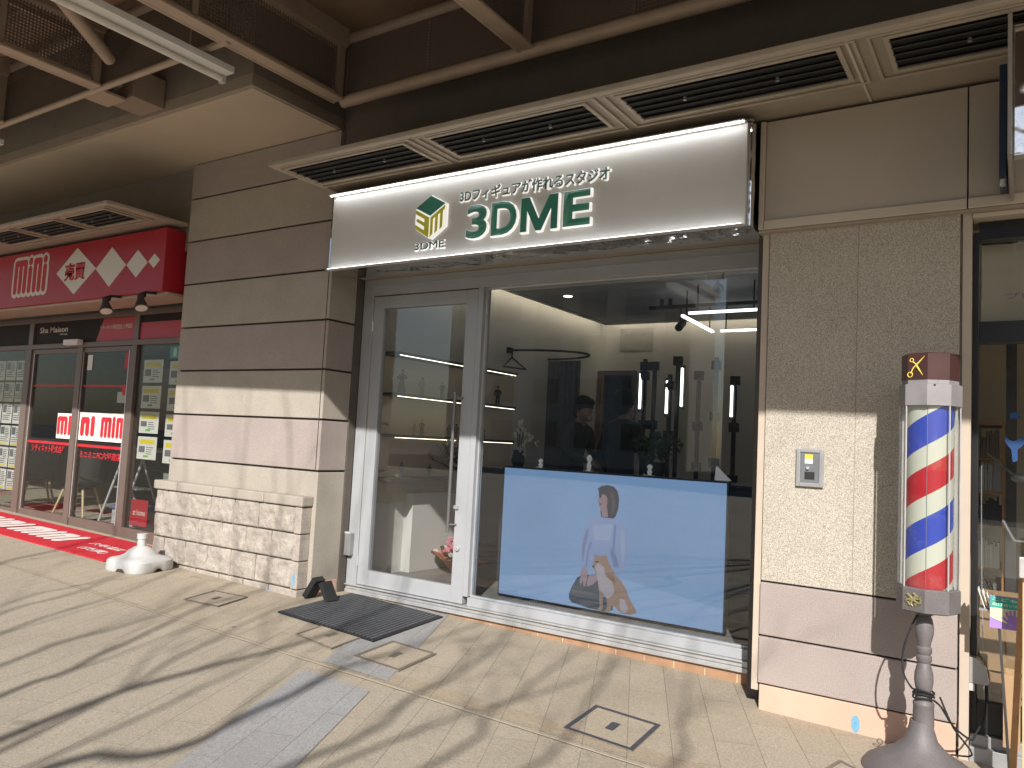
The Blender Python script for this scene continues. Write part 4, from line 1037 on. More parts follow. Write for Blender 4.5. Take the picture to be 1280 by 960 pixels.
# ================================================================== DOOR MAT, RUBBER BLOCKS
t = thing('door_mat', 'charcoal ribbed door mat in front of the glass door', 'door mat', (-4.2, 4.45, gz(-4.2)))
mc = [at_z(347, 766, .08), at_z(439, 743, .08), at_z(554, 769, .08), at_z(467, 799, .08)]
mcs = [(-4.74, 3.90), (-4.62, 4.655), (-3.70, 4.655), (-3.66, 3.87)]
mcs = [(mc[0].x, mc[0].y), (mc[1].x, min(mc[1].y, 4.66)), (mc[2].x, min(mc[2].y, 4.66)), (mc[3].x, mc[3].y)]
mb = MB(); mb.prism([(x, y, gz(x)+.0075) for x, y in mcs], (0, 0, .009)); mb.obj('backing', m_rubber, t)
mb = MB()
A, B, Cc, D = [Vector((x, y, gz(x)+.0166)) for x, y in mcs]
def bil(u, v): return A.lerp(B, v).lerp(D.lerp(Cc, v), u)
for k in range(26):
    u0, u1 = .02+.96*k/26, .02+.96*(k+.6)/26
    mb.prism([bil(u0, .03), bil(u1, .03), bil(u1, .97), bil(u0, .97)], (0, 0, .004))
mb.obj('rib', m_doormat, t)
# black rubber wedges (speaker-like ramp blocks)
q = at_z(398, 750, .085)
t = thing('rubber_wedge_block', 'folded pair of black rubber wedges leaning at the pier corner beside the mat', 'rubber block', q)
qx, qy, qz = q.x, q.y, gz(q.x)
def slab(mb, a, b, th, wd):
    a, b = Vector(a), Vector(b); d = (b-a).normalized(); n = Vector((0, 1, 0)).cross(d).normalized()*th
    mb.prism([a, b, b+n, a+n], (0, wd, 0))
mb = MB(); slab(mb, (qx-.10, qy-.04, qz+.004), (qx+.0, qy-.04, qz+.15), -.045, .10); mb.obj('left_wedge', m_rubber, t)
mb = MB(); slab(mb, (qx+.115, qy-.04, qz+.004), (qx+.03, qy-.04, qz+.135), .04, .10); mb.obj('right_wedge', m_rubber, t)

# parasol base
q = at_z(166, 713, gz(-6.2)); q.y += .06
t = thing('parasol_base', 'white plastic water filled parasol base beside the stone base', 'parasol base', (q.x, q.y, gz(q.x)))
mb = MB(); bz = gz(q.x)
def rsq(r, z, p=4):
    return [(q.x+r*math.cos(a)/(abs(math.cos(a))**p+abs(math.sin(a))**p)**(1/p), q.y+r*math.sin(a)/(abs(math.cos(a))**p+abs(math.sin(a))**p)**(1/p), z) for a in [2*PI*k/48 for k in range(48)]]
rings = []
for r, z, p in ((.205, .0, 5), (.212, .02, 5), (.208, .085, 5), (.19, .105, 5), (.15, .115, 3), (.125, .135, 2), (.10, .165, 2), (.06, .19, 2), (.036, .20, 2), (.033, .255, 2), (.040, .257, 2), (.040, .295, 2), (.028, .298, 2)):
    rings.append([mb.bm.verts.new(v) for v in rsq(r, bz+z, p)])
for a, b in zip(rings, rings[1:]):
    for k in range(48): mb.bm.faces.new((a[k], a[(k+1) % 48], b[(k+1) % 48], b[k]))
mb.bm.faces.new(rings[-1]); mb.bm.faces.new(rings[0][::-1])
for v in mb.bm.verts:   # arched cut-outs along the lower rim
    if v.co.z-bz < .03:
        ang = math.atan2(v.co.y-q.y, v.co.x-q.x); 
        if abs(math.cos(2*ang)) > .93: v.co.z += .03
mb.bm.transform(Matrix.Translation(q) @ Matrix.Rotation(math.radians(12), 4, 'Z') @ Matrix.Translation(-q))
mb.obj('tank', m_white, t, True)
mb = MB(); mb.lathe([(.041, bz+.262), (.041, bz+.292), (.043, bz+.293), (.043, bz+.301), (.03, bz+.302)], (q.x, q.y), 24); mb.obj('collar', m_white, t, True)

# ================================================================== LEFT SHOP
t = thing('red_signboard', 'red signboard with white diamonds and red and white rounded letters at the left', 'shop sign', (-9, 4.3, 2.58))
mb = MB(); mb.box(-16, -6.70, 4.20, 4.56, 2.585, 3.185, .004); mb.obj('box', m_red, t)
mb = MB(); mb.box(-16, -6.68, 4.24, 4.6, 2.555, 2.583, .003); mb.obj('lower_rim', m_canopy_l, t)
def dia(x0, x1, z0, z1, name='diamond'):
    cx, cz = (x0+x1)/2, (z0+z1)/2
    poly_face(name, [(x0, 4.1995, cz), (cx, 4.1995, z0), (x1, 4.1995, cz), (cx, 4.1995, z1)], m_signwhite, t, th=.003)
dia(-8.64, -7.87, 2.645, 3.135); dia(-7.87, -7.33, 2.68, 3.08); dia(-7.32, -6.965, 2.74, 3.01); dia(-6.955, -6.77, 2.81, 2.95)
text_obj('lettering', '売買', m_redtxt, -8.47, -8.06, 2.79, 2.98, 4.1963, .003, t, .03)
def bubble(x0, x1, z0, z1, y, par, word, dep=.002, white=m_signwhite, red=m_redtxt, back=True, o=None):
    """rounded tall letters of vertical strokes, white outline behind"""
    # strokes in unit coords: m = 3 verticals + top arcs, i = dot + stem, n = 2 verticals
    defs = {'m': (3, 1.0), 'i': (1, .34), 'n': (2, .66)}
    tot = sum(defs[c][1] for c in word)
    W, H = x1-x0, z1-z0; x = x0; u = W/tot
    wb, rb = MB(), MB(); cn = [0]
    def stroke(mb, a, b, r, yy, d):
        cn[0] += 1; d = d+.00012*(cn[0] % 7)
        # capsule on plane
        (ax, az), (bx_, bz_) = a, b; n = 8; dx, dz = bx_-ax, bz_-az; ang = math.atan2(dz, dx); pts = []
        for k in range(n+1): th = ang+PI/2+PI*k/n; pts.append((ax+r*math.cos(th), az+r*math.sin(th)))
        for k in range(n+1): th = ang-PI/2+PI*k/n; pts.append((bx_+r*math.cos(th), bz_+r*math.sin(th)))
        if o is None: P = [Vector((px, yy, pz)) for px, pz in pts]; dv = Vector((0, -d, 0))
        else: P = [o(px, pz, yy) for px, pz in pts]; dv = Vector((0, 0, d))
        mb.prism(P, dv)
    r = u*.085
    for c in word:
        n, wd = defs[c]
        xs = [x+u*(.17+.33*k) for k in range(n)]
        for xk in xs:
            top = z1-r*2.2 if c != 'i' else z1-H*.32
            stroke(rb, (xk, z0+r*2), (xk, top), r*1.45, y-dep, .002)
            stroke(wb, (xk, z0+r*2), (xk, top), r*2.9, y, dep)
        if c == 'i':
            stroke(rb, (xs[0], z1-r*1.9), (xs[0], z1-r*1.6), r*1.5, y-dep, .002); stroke(wb, (xs[0], z1-r*2.2), (xs[0], z1-r*1.9), r*2.9, y, dep)
        else:
            for a_, b_ in zip(xs, xs[1:]):
                stroke(rb, (a_, z1-r*2.0), (b_, z1-r*2.0), r*1.3, y-dep, .0021); stroke(wb, (a_, z1-r*2.0), (b_, z1-r*2.0), r*2.7, y, dep*1.01)
        x += u*wd
    if back: wb.obj('letter_outline', white, par)
    else: wb.bm.free()
    rb.obj('lettering', red, par)
bubble(-9.58, -8.84, 2.70, 3.12, 4.1995, t, 'mini'); bubble(-10.75, -10.0, 2.70, 3.12, 4.1995, t, 'mini')
# spots below sign
for k, (px, py, lab) in enumerate([(139, 385, 'left of the two small grey spotlights under the red signboard'), (183, 380, 'right of the two small grey spotlights under the red signboard')]):
    p = at_y(px, py, 4.15)
    t = thing('spotlight', lab, 'spotlight', p, 'spotlights under the red signboard')
    mb = MB(); mb.tube([(p.x, 4.25, 2.575), (p.x-.02, 4.14, 2.57), (p.x-.03, 4.1, 2.52)], .012, 8); mb.ball((p.x-.02, 4.12, 2.54), .03, 2); mb.obj('arm', m_black, t, True)
    mb = MB()
    ax = Vector((.08, -.02, -.16)).normalized(); o0 = Vector((p.x-.03, 4.10, 2.54))
    mb.tube([o0, o0+ax*.05, o0+ax*.06, o0+ax*.14, o0+ax*.15], [.028, .03, .033, .062, .064], 16); mb.obj('lamp_head', stdmat('grey lamp metal %d' % k, (.08, .08, .075), .4, metal=.3), t, True)
    mb = MB(); mb.tube([o0+ax*.151, o0+ax*.153], .052, 16); mb.obj('lens', m_signwhite, t)

LY = 4.75
t = thing('left_shopfront', 'brown framed glass shopfront under the red signboard', 'shopfront', (-9, LY, .1))
mb = MB()
mb.box(-14, -6.56, LY-.03, LY+.06, 2.18, 2.235, .003); mb.box(-14, -6.56, LY-.03, LY+.06, 2.50, 2.56, .003)
for x0, x1 in ((-10.28, -10.14), (-9.08, -8.97), (-7.985, -7.90), (-6.66, -6.56), (-12.4, -12.3)):
    mb.box(x0, x1, LY-.03, LY+.06, .12, 2.18, .003)
for x0, x1 in ((-10.24, -10.14), (-7.985, -7.90)): mb.box(x0, x1, LY-.025, LY+.06, 2.235, 2.5, .003)
mb.box(-14, -10.28, LY-.03, LY+.06, .12, .25, .003); mb.box(-7.90, -6.66, LY-.03, LY+.06, .12, .26, .003)
mb.obj('frame', m_brownfr, t)
mb = MB(); mb.box(-14, -6.56, LY-.06, LY+.07, .05, .119, .003); mb.obj('threshold', m_alu, t)
mb = MB(); mb.box(-14, -10.28, LY, LY+.008, .25, 2.18); mb.obj('side_pane', m_glass_d, t)
mb = MB(); mb.box(-7.90, -6.66, LY, LY+.008, .26, 2.18); mb.obj('side_pane', m_glass_d, t)
mb = MB(); mb.box(-14, -10.24, LY-.005, LY+.01, 2.235, 2.5); mb.box(-10.14, -7.985, LY-.005, LY+.01, 2.235, 2.5); mb.box(-7.9, -6.6, LY-.005, LY+.01, 2.235, 2.5)
mb.obj('transom_panel', stdmat('dark transom film', (.022, .014, .014), .6, spec=.2), t)
mb = MB(); mb.prism([(-8.75, LY-.006, 2.24), (-7.99, LY-.006, 2.24), (-7.99, LY-.006, 2.495), (-8.62, LY-.006, 2.495)], (0, -.002, 0)); mb.box(-7.89, -6.6, LY-.008, LY-.006, 2.24, 2.42); mb.obj('transom_red', m_red, t)
text_obj('lettering', 'Sha Maison', m_signwhite, -10.02, -9.38, 2.375, 2.445, LY-.006, .002, t, .01)
text_obj('lettering', 'shop', m_signwhite, -9.55, -9.38, 2.335, 2.36, LY-.006, .002, t)
text_obj('lettering', 'シティネット株式会社 六甲道店', m_signwhite, -8.68, -8.05, 2.37, 2.42, LY-.0085, .002, t)
mb = MB(); mb.box(-9.28, -8.97, LY-.10, LY-.031, 2.20, 2.265, .008); mb.obj('door_sensor', m_whitep, t)
doors = [(-10.14, -9.03, 0), (-9.02, -7.985, 1)]
for x0, x1, k in doors:
    mb = MB(); y0, y1 = LY-.012+.0*k, LY+.03
    mb.box(x0, x0+.06, y0, y1, .125, 2.175, .003); mb.box(x1-.07, x1, y0, y1, .125, 2.175, .003)
    mb.box(x0+.06, x1-.07, y0, y1, .125, .27, .003); mb.box(x0+.06, x1-.07, y0, y1, 2.12, 2.175, .003)
    d = mb.obj('sliding_door', m_brownfr, t)
    mb = MB(); mb.box(x0+.06, x1-.07, LY+.005, LY+.012, .27, 2.12); o = mb.obj('door_pane', m_glass_d, None); o.parent = d
    mb = MB(); mb.box(x0+.05, x0+.062, y0-.004, y0, .26, 2.13); mb.box(x1-.072, x1-.06, y0-.004, y0, .26, 2.13); o = mb.obj('edge_bead', m_alu, None); o.parent = d
    mb = MB(); mb.box(x0+.062, x1-.072, LY+.002, LY+.0045, 1.73, 1.75); mb.box(x0+.062, x1-.072, LY+.002, LY+.0045, 1.055, 1.085); o = mb.obj('red_line', m_redtxt, None); o.parent = d
YT = LY+.0045
m_whitefilm = stdmat('white film', (.80, .76, .70), .6)
text_obj('lettering', 'シティネット株式会社', m_redtxt, -9.98, -9.22, .955, 1.045, YT, .002, t, .03)
text_obj('lettering', 'ミニミニFC六甲道店', m_redtxt, -8.90, -8.08, .93, 1.015, YT, .002, t, .03)
mb = MB(); mb.box(-9.44, -9.10, YT-.0025, YT-.0005, 1.13, 1.42); mb.box(-8.955, -8.065, YT-.0025, YT-.0005, 1.13, 1.44); mb.obj('film_backing', m_whitefilm, t)
bubble(-9.44, -9.12, 1.16, 1.40, YT-.0026, t, 'mi', .0005, back=False)
bubble(-8.94, -8.62, 1.16, 1.41, YT-.0026, t, 'ni', .0005, back=False)
bubble(-8.52, -8.07, 1.16, 1.41, YT-.0026, t, 'min', .0005, back=False)
# red and white stickers on right edge of door
mb = MB(); mb.box(-8.15, -8.06, YT-.002, YT, 1.93, 2.10); mb.lathe([(.06, 0), (.06, .002)], (0, 0), 20)
for v in mb.bm.verts:
    if v.co.z < .5: v.co = Vector((-8.12+v.co.x*.7, YT-.002+v.co.z*.9, 1.70+v.co.y))
mb.obj('red_sticker', m_redtxt, t)
mb = MB(); mb.box(-8.90, -8.80, YT-.002, YT, 1.92, 2.09); mb.obj('notice_sheet', m_paper, t)
mb = MB(); mb.box(-8.33, -8.10, YT+.05, YT+.052, 1.56, 1.68); mb.obj('notice_sheet', m_paper, t)
# flyers on right side pane
fx = []
rowz = [(1.78, 2.02), (1.51, 1.745), (1.25, 1.475), (.98, 1.215)]
def flyer(x0, x1, z0, z1, y, lab, parent_group='property flyers on the side pane'):
    t = thing('property_flyer', lab, 'flyer', (x0, y, z0), parent_group)
    mb = MB(); mb.box(x0, x1, y, y+.002, z0, z1); mb.obj('sheet', m_paper, t)
    mb = MB(); mb.box(x0+.04, x1-.04, y-.001, y-.0002, z1-.075, z1-.03); mb.obj('yellow_heading', m_yell, t)
    mb = MB(); w_ = x1-x0
    mb.box(x0+.03, x0+w_*.4, y-.001, y-.0002, z0+.07, z1-.10)
    for k in range(4): mb.box(x0+w_*.48, x1-.04-random.random()*.05, y-.001, y-.0002, z1-.115-.022*k, z1-.107-.022*k)
    mb.obj('print', m_dkprint, t)
    mb = MB(); mb.box(x0+w_*.35, x0+w_*.6, y-.001, y-.0002, z0+.022, z0+.042); mb.obj('green_mark', m_grtxt, t)
rn = ['top', 'second', 'third', 'bottom']
for r, (z0, z1) in enumerate(rowz):
    flyer(-7.80, -7.46, z0, z1, LY+.012, f'flyer with yellow heading on the side pane, {rn[r]} row, left column')
    flyer(-7.34, -7.02, z0-.02, z1-.02, LY+.012, f'flyer with yellow heading on the side pane, {rn[r]} row, right column by the pier')
t = thing('exit_notice', 'small green exit sign in the side pane of the left shop', 'sign', (-7.3, LY+.012, 2.1))
mb = MB(); mb.box(-7.36, -7.18, LY+.012, LY+.015, 2.03, 2.15); mb.obj('plate', m_teal, t)
mb = MB(); mb.box(-7.30, -7.25, LY+.0105, LY+.0115, 2.05, 2.13); mb.ball((-7.27, LY+.011, 2.135), .008, 1, (1, .1, 1)); mb.obj('running_figure', m_paper, t)
t = thing('green_poster', 'grey and green poster low in the side pane beside the pier', 'poster', (-7.1, LY+.012, .4))
mb = MB(); mb.box(-7.30, -7.02, LY+.012, LY+.014, .50, .86); mb.obj('sheet', m_metal_g, t)
mb = MB(); mb.box(-7.30, -7.02, LY+.0105, LY+.0115, .50, .59); mb.ball((-7.16, LY+.0105, .72), .05, 2, (1, .02, 1)); mb.obj('green_emblem', m_grtxt, t)
t = thing('red_notice', 'small red notice low in the side pane of the left shop', 'notice', (-7.7, LY+.012, .3))
mb = MB(); mb.box(-7.82, -7.52, LY+.012, LY+.016, .29, .56); mb.obj('sheet', m_red, t)
text_obj('lettering', 'at home', m_signwhite, -7.78, -7.56, .40, .46, LY+.0118, .001, t)
# listing sheets in left pane
for r in range(6):
    for c_ in range(3):
        x0 = -11.1+c_*.28; z1 = 2.05-r*.27
        t = thing('listing_sheet', f'printed listing sheet in the far left pane, row {["one","two","three","four","five","six"][r]} from the top, {["left","middle","right"][c_]} column', 'listing sheet', (x0, LY+.012, z1), 'listing sheets in the far left pane')
        mb = MB(); mb.box(x0, x0+.255, LY+.012, LY+.014, z1-.245, z1); mb.obj('sheet', m_paper, t)
        mb = MB()
        mb.box(x0+.015, x0+.11, LY+.011, LY+.0118, z1-.11, z1-.02)
        for k in range(5): mb.box(x0+.125, x0+.24-random.random()*.04, LY+.011, LY+.0118, z1-.04-.022*k, z1-.03-.022*k)
        for k in range(3): mb.box(x0+.02, x0+.23-random.random()*.08, LY+.011, LY+.0118, z1-.15-.025*k, z1-.14-.025*k)
        mb.obj('print', m_dkprint, t)
        if r > 2:
            mb = MB(); mb.box(x0+.02, x0+.2, LY+.010, LY+.0108, z1-.235, z1-.215); mb.obj('yellow_heading', m_yell, t)
# interior of left shop
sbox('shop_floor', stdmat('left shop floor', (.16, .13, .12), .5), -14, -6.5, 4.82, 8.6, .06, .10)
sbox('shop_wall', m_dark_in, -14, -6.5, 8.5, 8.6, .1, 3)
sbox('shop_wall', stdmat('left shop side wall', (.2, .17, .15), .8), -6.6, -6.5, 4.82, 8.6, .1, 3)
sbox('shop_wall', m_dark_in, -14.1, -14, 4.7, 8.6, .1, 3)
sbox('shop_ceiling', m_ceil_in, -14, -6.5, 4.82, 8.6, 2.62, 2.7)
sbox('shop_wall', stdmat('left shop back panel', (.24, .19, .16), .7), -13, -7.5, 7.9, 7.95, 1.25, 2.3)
t = thing('reception_counter', 'black reception counter inside the left shop', 'counter', (-9, 7, .1))
mb = MB(); mb.box(-11, -7.3, 6.6, 7.1, .1, .95, .01); mb.obj('carcass', m_black, t)
mb = MB(); mb.box(-11.02, -7.28, 6.57, 7.12, .951, .985, .004); mb.obj('worktop', stdmat('counter edge', (.3, .3, .3), .4), t)
def chair(x, y, lab, rot):
    t = thing('chair', lab, 'chair', (x, y, .10), 'chairs inside the left shop')
    Rm = Matrix.Rotation(rot, 3, 'Z')
    def P(a, b, c): v = Rm @ Vector((a, b, 0)); return Vector((x+v.x, y+v.y, .1+c))
    for sx in (-1, 1):
        for sy in (-1, 1):
            mb = MB(); mb.tube([P(sx*.22, sy*.22, 0), P(sx*.12, sy*.12, .42)], [.011, .016], 8); mb.obj('leg', m_woodl, t, True)
    mb = MB()
    for a in (-1, 1): mb.tube([P(-.12, a*.12, .40), P(.12, a*.12, .40)], .008, 6)
    mb.obj('under_frame', m_black, t)
    mb = MB(); V = {}
    for i in range(9):
        for j in range(13):
            u = i/8*2-1; v = j/12
            if v < .55: b = -.22+v/.55*.42; c = .45+.03*u*u-.0*v; 
            else:
                q_ = (v-.55)/.45; b = .20+q_*.08; c = .46+q_*.38
            V[i, j] = mb.bm.verts.new(P(u*(.22-.03*v), b-(.05*u*u if v > .55 else 0), c))
    for i in range(8):
        for j in range(12): mb.bm.faces.new((V[i, j], V[i+1, j], V[i+1, j+1], V[i, j+1]))
    bmesh.ops.solidify(mb.bm, geom=mb.bm.faces[:], thickness=.012)
    mb.obj('seat_shell', m_black, t, True)
chair(-9.75, 5.25, 'black shell chair with pale wooden legs behind the left sliding door', .5)
chair(-11.0, 5.35, 'black shell chair with pale wooden legs at the far left photo edge', -.3)
t = thing('folding_ladder', 'white folding step frame behind the right sliding door', 'step ladder', (-8.6, 5.1, .1))
mb = MB()
for x_ in (-8.80, -8.40):
    mb.tube([(x_-.06, 4.98, .1), (x_+.10, 5.15, .95)], .013, 8); mb.tube([(x_+.32, 5.35, .1), (x_+.10, 5.15, .95)], .013, 8)
mb.obj('frame', m_white, t)
mb = MB(); mb.box(-8.80, -8.30, 5.1, 5.3, .60, .62, .004); mb.obj('tread', m_metal_g, t)
t = thing('storage_box', 'white plastic storage box standing under the step frame', 'box', (-8.3, 5.2, .1))
mb = MB(); mb.box(-8.62, -8.10, 5.02, 5.32, .10, .38, .02); mb.obj('tub', m_white, t)
mb = MB(); mb.box(-8.64, -8.08, 5.0, 5.34, .381, .42, .01); mb.obj('lid', stdmat('blue lid', (.12, .16, .35), .5), t)
t = thing('potted_palm', 'leafy green palm behind the right sliding door', 'plant', (-8.1, 5.6, .1))
mb = MB(); mb.lathe([(.12, .1), (.16, .4)], (-8.1, 5.6), 20); mb.obj('pot', m_black, t)
mb = MB()
for k in range(34):
    a = random.uniform(0, 2*PI); l = random.uniform(.3, .55); h = random.uniform(.3, .7); pv = None
    base = Vector((-8.1, 5.6, .42)); w_ = .022
    for s in range(6):
        u = s/5; p_ = base+Vector((math.cos(a)*l*u, math.sin(a)*l*u, h*math.sin(u*2.1)*.9)); n_ = Vector((-math.sin(a), math.cos(a), .2))*w_*(1-u*.9)*(.4+u*1.6 if u < .4 else 1)
        c_ = (mb.bm.verts.new(p_+n_), mb.bm.verts.new(p_-n_))
        if pv: mb.bm.faces.new((pv[0], pv[1], c_[1], c_[0]))
        pv = c_
mb.obj('frond', m_leaf, t)

# red entrance mat
t = thing('entrance_mat', 'long red mat with white rounded lettering in front of the left shop', 'door mat', (-9, 4.3, .12))
mz = .012
def G(x, y, h): return Vector((x, y, gz(x)+h))
mb = MB(); mb.prism([G(-13, 3.86, mz-.004), G(-6.72, 3.88, mz-.004), G(-6.66, 4.62, mz-.004), G(-13, 4.62, mz-.004)], (0, 0, .010)); mb.obj('carpet', m_redmat, t)
def onmat(px, pz, yy): return Vector((px, pz, gz(px)+.0185))
bubble(-10.05, -8.95, 4.02, 4.42, 0, t, 'mini', .001, m_matwhite, m_matwhite, False, lambda px, pz, yy: onmat(px, pz, yy)); 
bubble(-8.9+.0, -7.85, 4.02, 4.42, 0, t, 'mini', .001, m_matwhite, m_matwhite, False, lambda px, pz, yy: onmat(px, pz, yy))
text_obj('lettering', '六甲道店', m_matwhite, 0, .52, 0, .10, 0, .001, t, .01, G(-7.60, 4.22, .0185), Vector((1, 0, -.022)), Vector((0, 1, 0)), Vector((0, 0, 1)))
text_obj('lettering', '(売買)', m_matwhite, 0, .42, 0, .12, 0, .001, t, .01, G(-7.45, 4.02, .0185), Vector((1, 0, -.022)), Vector((0, 1, 0)), Vector((0, 0, 1)))

# ================================================================== BARBER POLE
POLE = (-.365, 4.00); STRIPE_PH = .817
t = thing('barber_pole', 'freestanding barber pole with red, white and blue stripes on a grey cast base', 'barber pole', (POLE[0], POLE[1], -.02))
px_, py_ = POLE; gz0 = gz(px_)
m_stripe = stripemat()
mb = MB(); mb.lathe([(.235, gz0), (.24, gz0+.012), (.225, gz0+.035), (.17, gz0+.07), (.11, gz0+.105), (.068, gz0+.15), (.050, gz0+.205), (.046, gz0+.235)], (px_-.02, py_), 40); mb.obj('base', m_pole, t, True)
mb = MB(); Z = gz0
prof = [(.052, .215), (.050, .30), (.052, .305), (.052, .312), (.040, .325), (.041, .345), (.034, .355), (.042, .38), (.047, .41), (.045, .44), (.034, .475), (.030, .485), (.038, .495), (.038, .515), (.031, .522), (.038, .53), (.038, .55), (.030, .558), (.034, .575), (.045, .61), (.047, .64), (.038, .675), (.030, .69), (.05, .70), (.05, .715)]
mb.lathe([(q_*.83, Z+z_) for q_, z_ in prof], (px_-.012, py_), 32)
mb.obj('turned_stem', m_pole, t, True)
PH = -PI/2
mb = MB(); mb.lathe([(.05, .690), (.115, .700), (.128, .706), (.128, .800), (.122, .806)], POLE, 8, PH); mb.obj('lower_housing', m_pole, t)
mb = MB(); mb.lathe([(.121, 1.605), (.128, 1.607), (.128, 1.700), (.115, 1.704), (.115, 1.722)], POLE, 8, PH); mb.obj('upper_band', m_polegrey, t)
mb = MB(); mb.lathe([(.118, 1.722), (.118, 1.838), (.112, 1.842), (.06, 1.846)], POLE, 8, PH); mb.obj('header', m_maroon, t)
mb = MB(); mb.lathe([(.097, .806), (.097, 1.606)], POLE, 48); mb.obj('striped_cylinder', m_stripe, t, True)
# acrylic cover: octagonal shell
mb = MB(); rings = []
for r, z in ((.120, .806), (.120, 1.606)):
    rings.append([mb.bm.verts.new((px_+r*math.cos(PH+2*PI*k/8), py_+r*math.sin(PH+2*PI*k/8), z)) for k in range(8)])
for k in range(8): mb.bm.faces.new((rings[0][k], rings[0][(k+1) % 8], rings[1][(k+1) % 8], rings[1][k]))
bmesh.ops.solidify(mb.bm, geom=mb.bm.faces[:], thickness=.004)
mb.obj('clear_cover', m_acryl, t)
mb = MB()
for k in (1, 2, 3, 4, 5, 6, 7):
    a = PH+2*PI*k/8
    mb.tube([(px_+.121*math.cos(a), py_+.121*math.sin(a), .806), (px_+.121*math.cos(a), py_+.121*math.sin(a), 1.606)], .0035, 6)
mb.obj('corner_rod', m_alu, t)
mb = MB(); mb.box(px_-.0012, px_+.0012, py_-.0982, py_-.0965, .81, 1.60); mb.obj('seam', m_dkprint, t)
mb = MB()
for sx in (-1, 1): mb.box(px_+sx*.106-.005, px_+sx*.106+.005, py_-.005, py_+.005, .806, 1.606)
mb.obj('tie_rod', m_alu, t)
# emblem on left front face and scissors on header
na = Vector((-math.sin(PI/8), -math.cos(PI/8), 0)); ua = Vector((math.cos(PI/8), -math.sin(PI/8), 0))
def face_pt(r, u, z, out=0):
    c_ = Vector((px_, py_, 0)) + na*(r*math.cos(PI/8)+out) + ua*u; return Vector((c_.x, c_.y, z))
mb = MB()
for k in range(46):
    a = random.uniform(0, 2*PI); rr = random.random()**.6
    p_ = face_pt(.128, -.002+.036*rr*math.cos(a), .757+.026*rr*math.sin(a), .002); mb.ball(p_, random.uniform(.003, .0065), 1)
for a in (0.3, 1.2, 2.2, 3.4, 4.4, 5.5):
    mb.tube([face_pt(.128, 0, .757, .004), face_pt(.128, .030*math.cos(a), .757+.02*math.sin(a), .005), face_pt(.128, .042*math.cos(a+.3), .757+.03*math.sin(a+.3), .003)], [.005, .004, .002], 6)
mb.obj('emblem', m_brass, t, True)
mb = MB()
def fp(u, v): return face_pt(.118, u-.002, 1.78+v, .0015)
mb.tube([fp(-.028, -.030), fp(-.018, -.008), fp(.004, .014), fp(.034, .045)], [.0025, .003, .004, .001], 6)
mb.tube([fp(-.020, .022), fp(-.006, .012), fp(.004, -.006), fp(.026, -.040)], [.0025, .003, .004, .001], 6)
for cu_, cv_, rr in ((-.031, -.036, .011), (-.024, .029, .008)):
    mb.tube([fp(cu_+rr*math.cos(2*PI*k/14), cv_+rr*math.sin(2*PI*k/14)) for k in range(15)], .0022, 6)
mb.obj('scissors_emblem', m_gold, t)
mb = MB(); mb.tube([face_pt(.115, .088, 1.712, .004), face_pt(.115, .088, 1.712, .010)], .005, 10); mb.obj('screw', m_alu, t)
# cable wound around stem
t = thing('power_cable', 'dark cable wound round the barber pole stem to the grey wall box', 'cable', (px_, py_, .3))
pts = [(px_-.03, py_-.0, .70), (px_-.07, py_-.03, .60), (px_-.095, py_-.02, .5), (px_-.09, py_-.03, .42), (px_-.06, py_-.045, .37)]
for k in range(30):
    a = PI*1.2+2*PI*k/12; pts.append((px_-.012+.042*math.cos(a), py_+.042*math.sin(a), .355-.0013*k+.006*math.sin(k)))
pts += [(px_+.06, py_-.03, .30), (px_+.10, py_+.05, .21), (px_+.16, py_+.18, .13), (-.19, 4.25, .14), (-.16, 4.33, .20), (-.155, 4.40, .30), (-.165, 4.42, .36)]
def smooth(P, n=4):
    P = [Vector(p) for p in P]; out = []
    for i in range(len(P)-1):
        p0, p1, p2, p3 = P[max(i-1, 0)], P[i], P[i+1], P[min(i+2, len(P)-1)]
        for k in range(n):
            u = k/n; out.append(.5*((2*p1)+(p2-p0)*u+(2*p0-5*p1+4*p2-p3)*u*u+(3*p1-p0-3*p2+p3)*u**3))
    out.append(P[-1]); return out
mb = MB(); mb.tube(smooth(pts), .0045, 6); mb.obj('flex', m_rubber, t, True)
mb = MB(); mb.tube(smooth([(px_+.05, py_+.02, .33), (px_+.1, py_+.06, .2), (-.2, 4.2, .06), (-.3, 4.25, .02), (-.36, 4.15, .0)]), .004, 6); mb.obj('loose_loop', m_rubber, t, True)
t = thing('outlet_cover', 'grey weatherproof outlet cover right of the pillar', 'outlet', (-.19, 4.42, .35))
mb = MB(); mb.prism([(-.225, 4.37, .335), (-.145, 4.37, .335), (-.155, 4.37, .40), (-.19, 4.37, .45), (-.225, 4.37, .455)], (0, .07, 0)); mb.obj('hood', m_metal_g, t)
mb = MB(); mb.box(-.225, -.20, 4.365, 4.37, .30, .334, .002); mb.obj('warning_tag', m_white, t)

# ================================================================== RIGHT SHOP
RY = 4.45
t = thing('right_shopfront', 'black framed glass shopfront at the right photo edge', 'shopfront', (.8, RY, 0))
mb = MB(); mb.box(-.222, -.195, RY-.03, RY+.05, .06, 2.50, .002); mb.box(-.195, 3, RY-.03, RY+.05, 1.95, 2.055, .002); mb.box(-.195, 3, RY-.03, RY+.05, 2.46, 2.55, .002)
mb.box(-.195, 3, RY-.03, RY+.05, .10, .24, .002); mb.box(.9, .96, RY-.03, RY+.05, .24, 1.95)
mb.obj('frame', m_blackfr, t)
mb = MB(); mb.box(-.22, 3, RY-.06, RY+.05, .03, .098, .003); mb.box(-.22, 3, RY-.10, RY-.0601, -.03, .05, .003); mb.obj('sill', m_metal_g, t)
mb = MB(); mb.box(-.195, 3, RY, RY+.008, .24, 1.95); mb.box(-.195, 3, RY, RY+.008, 2.055, 2.46); mb.obj('pane', m_glass, t)
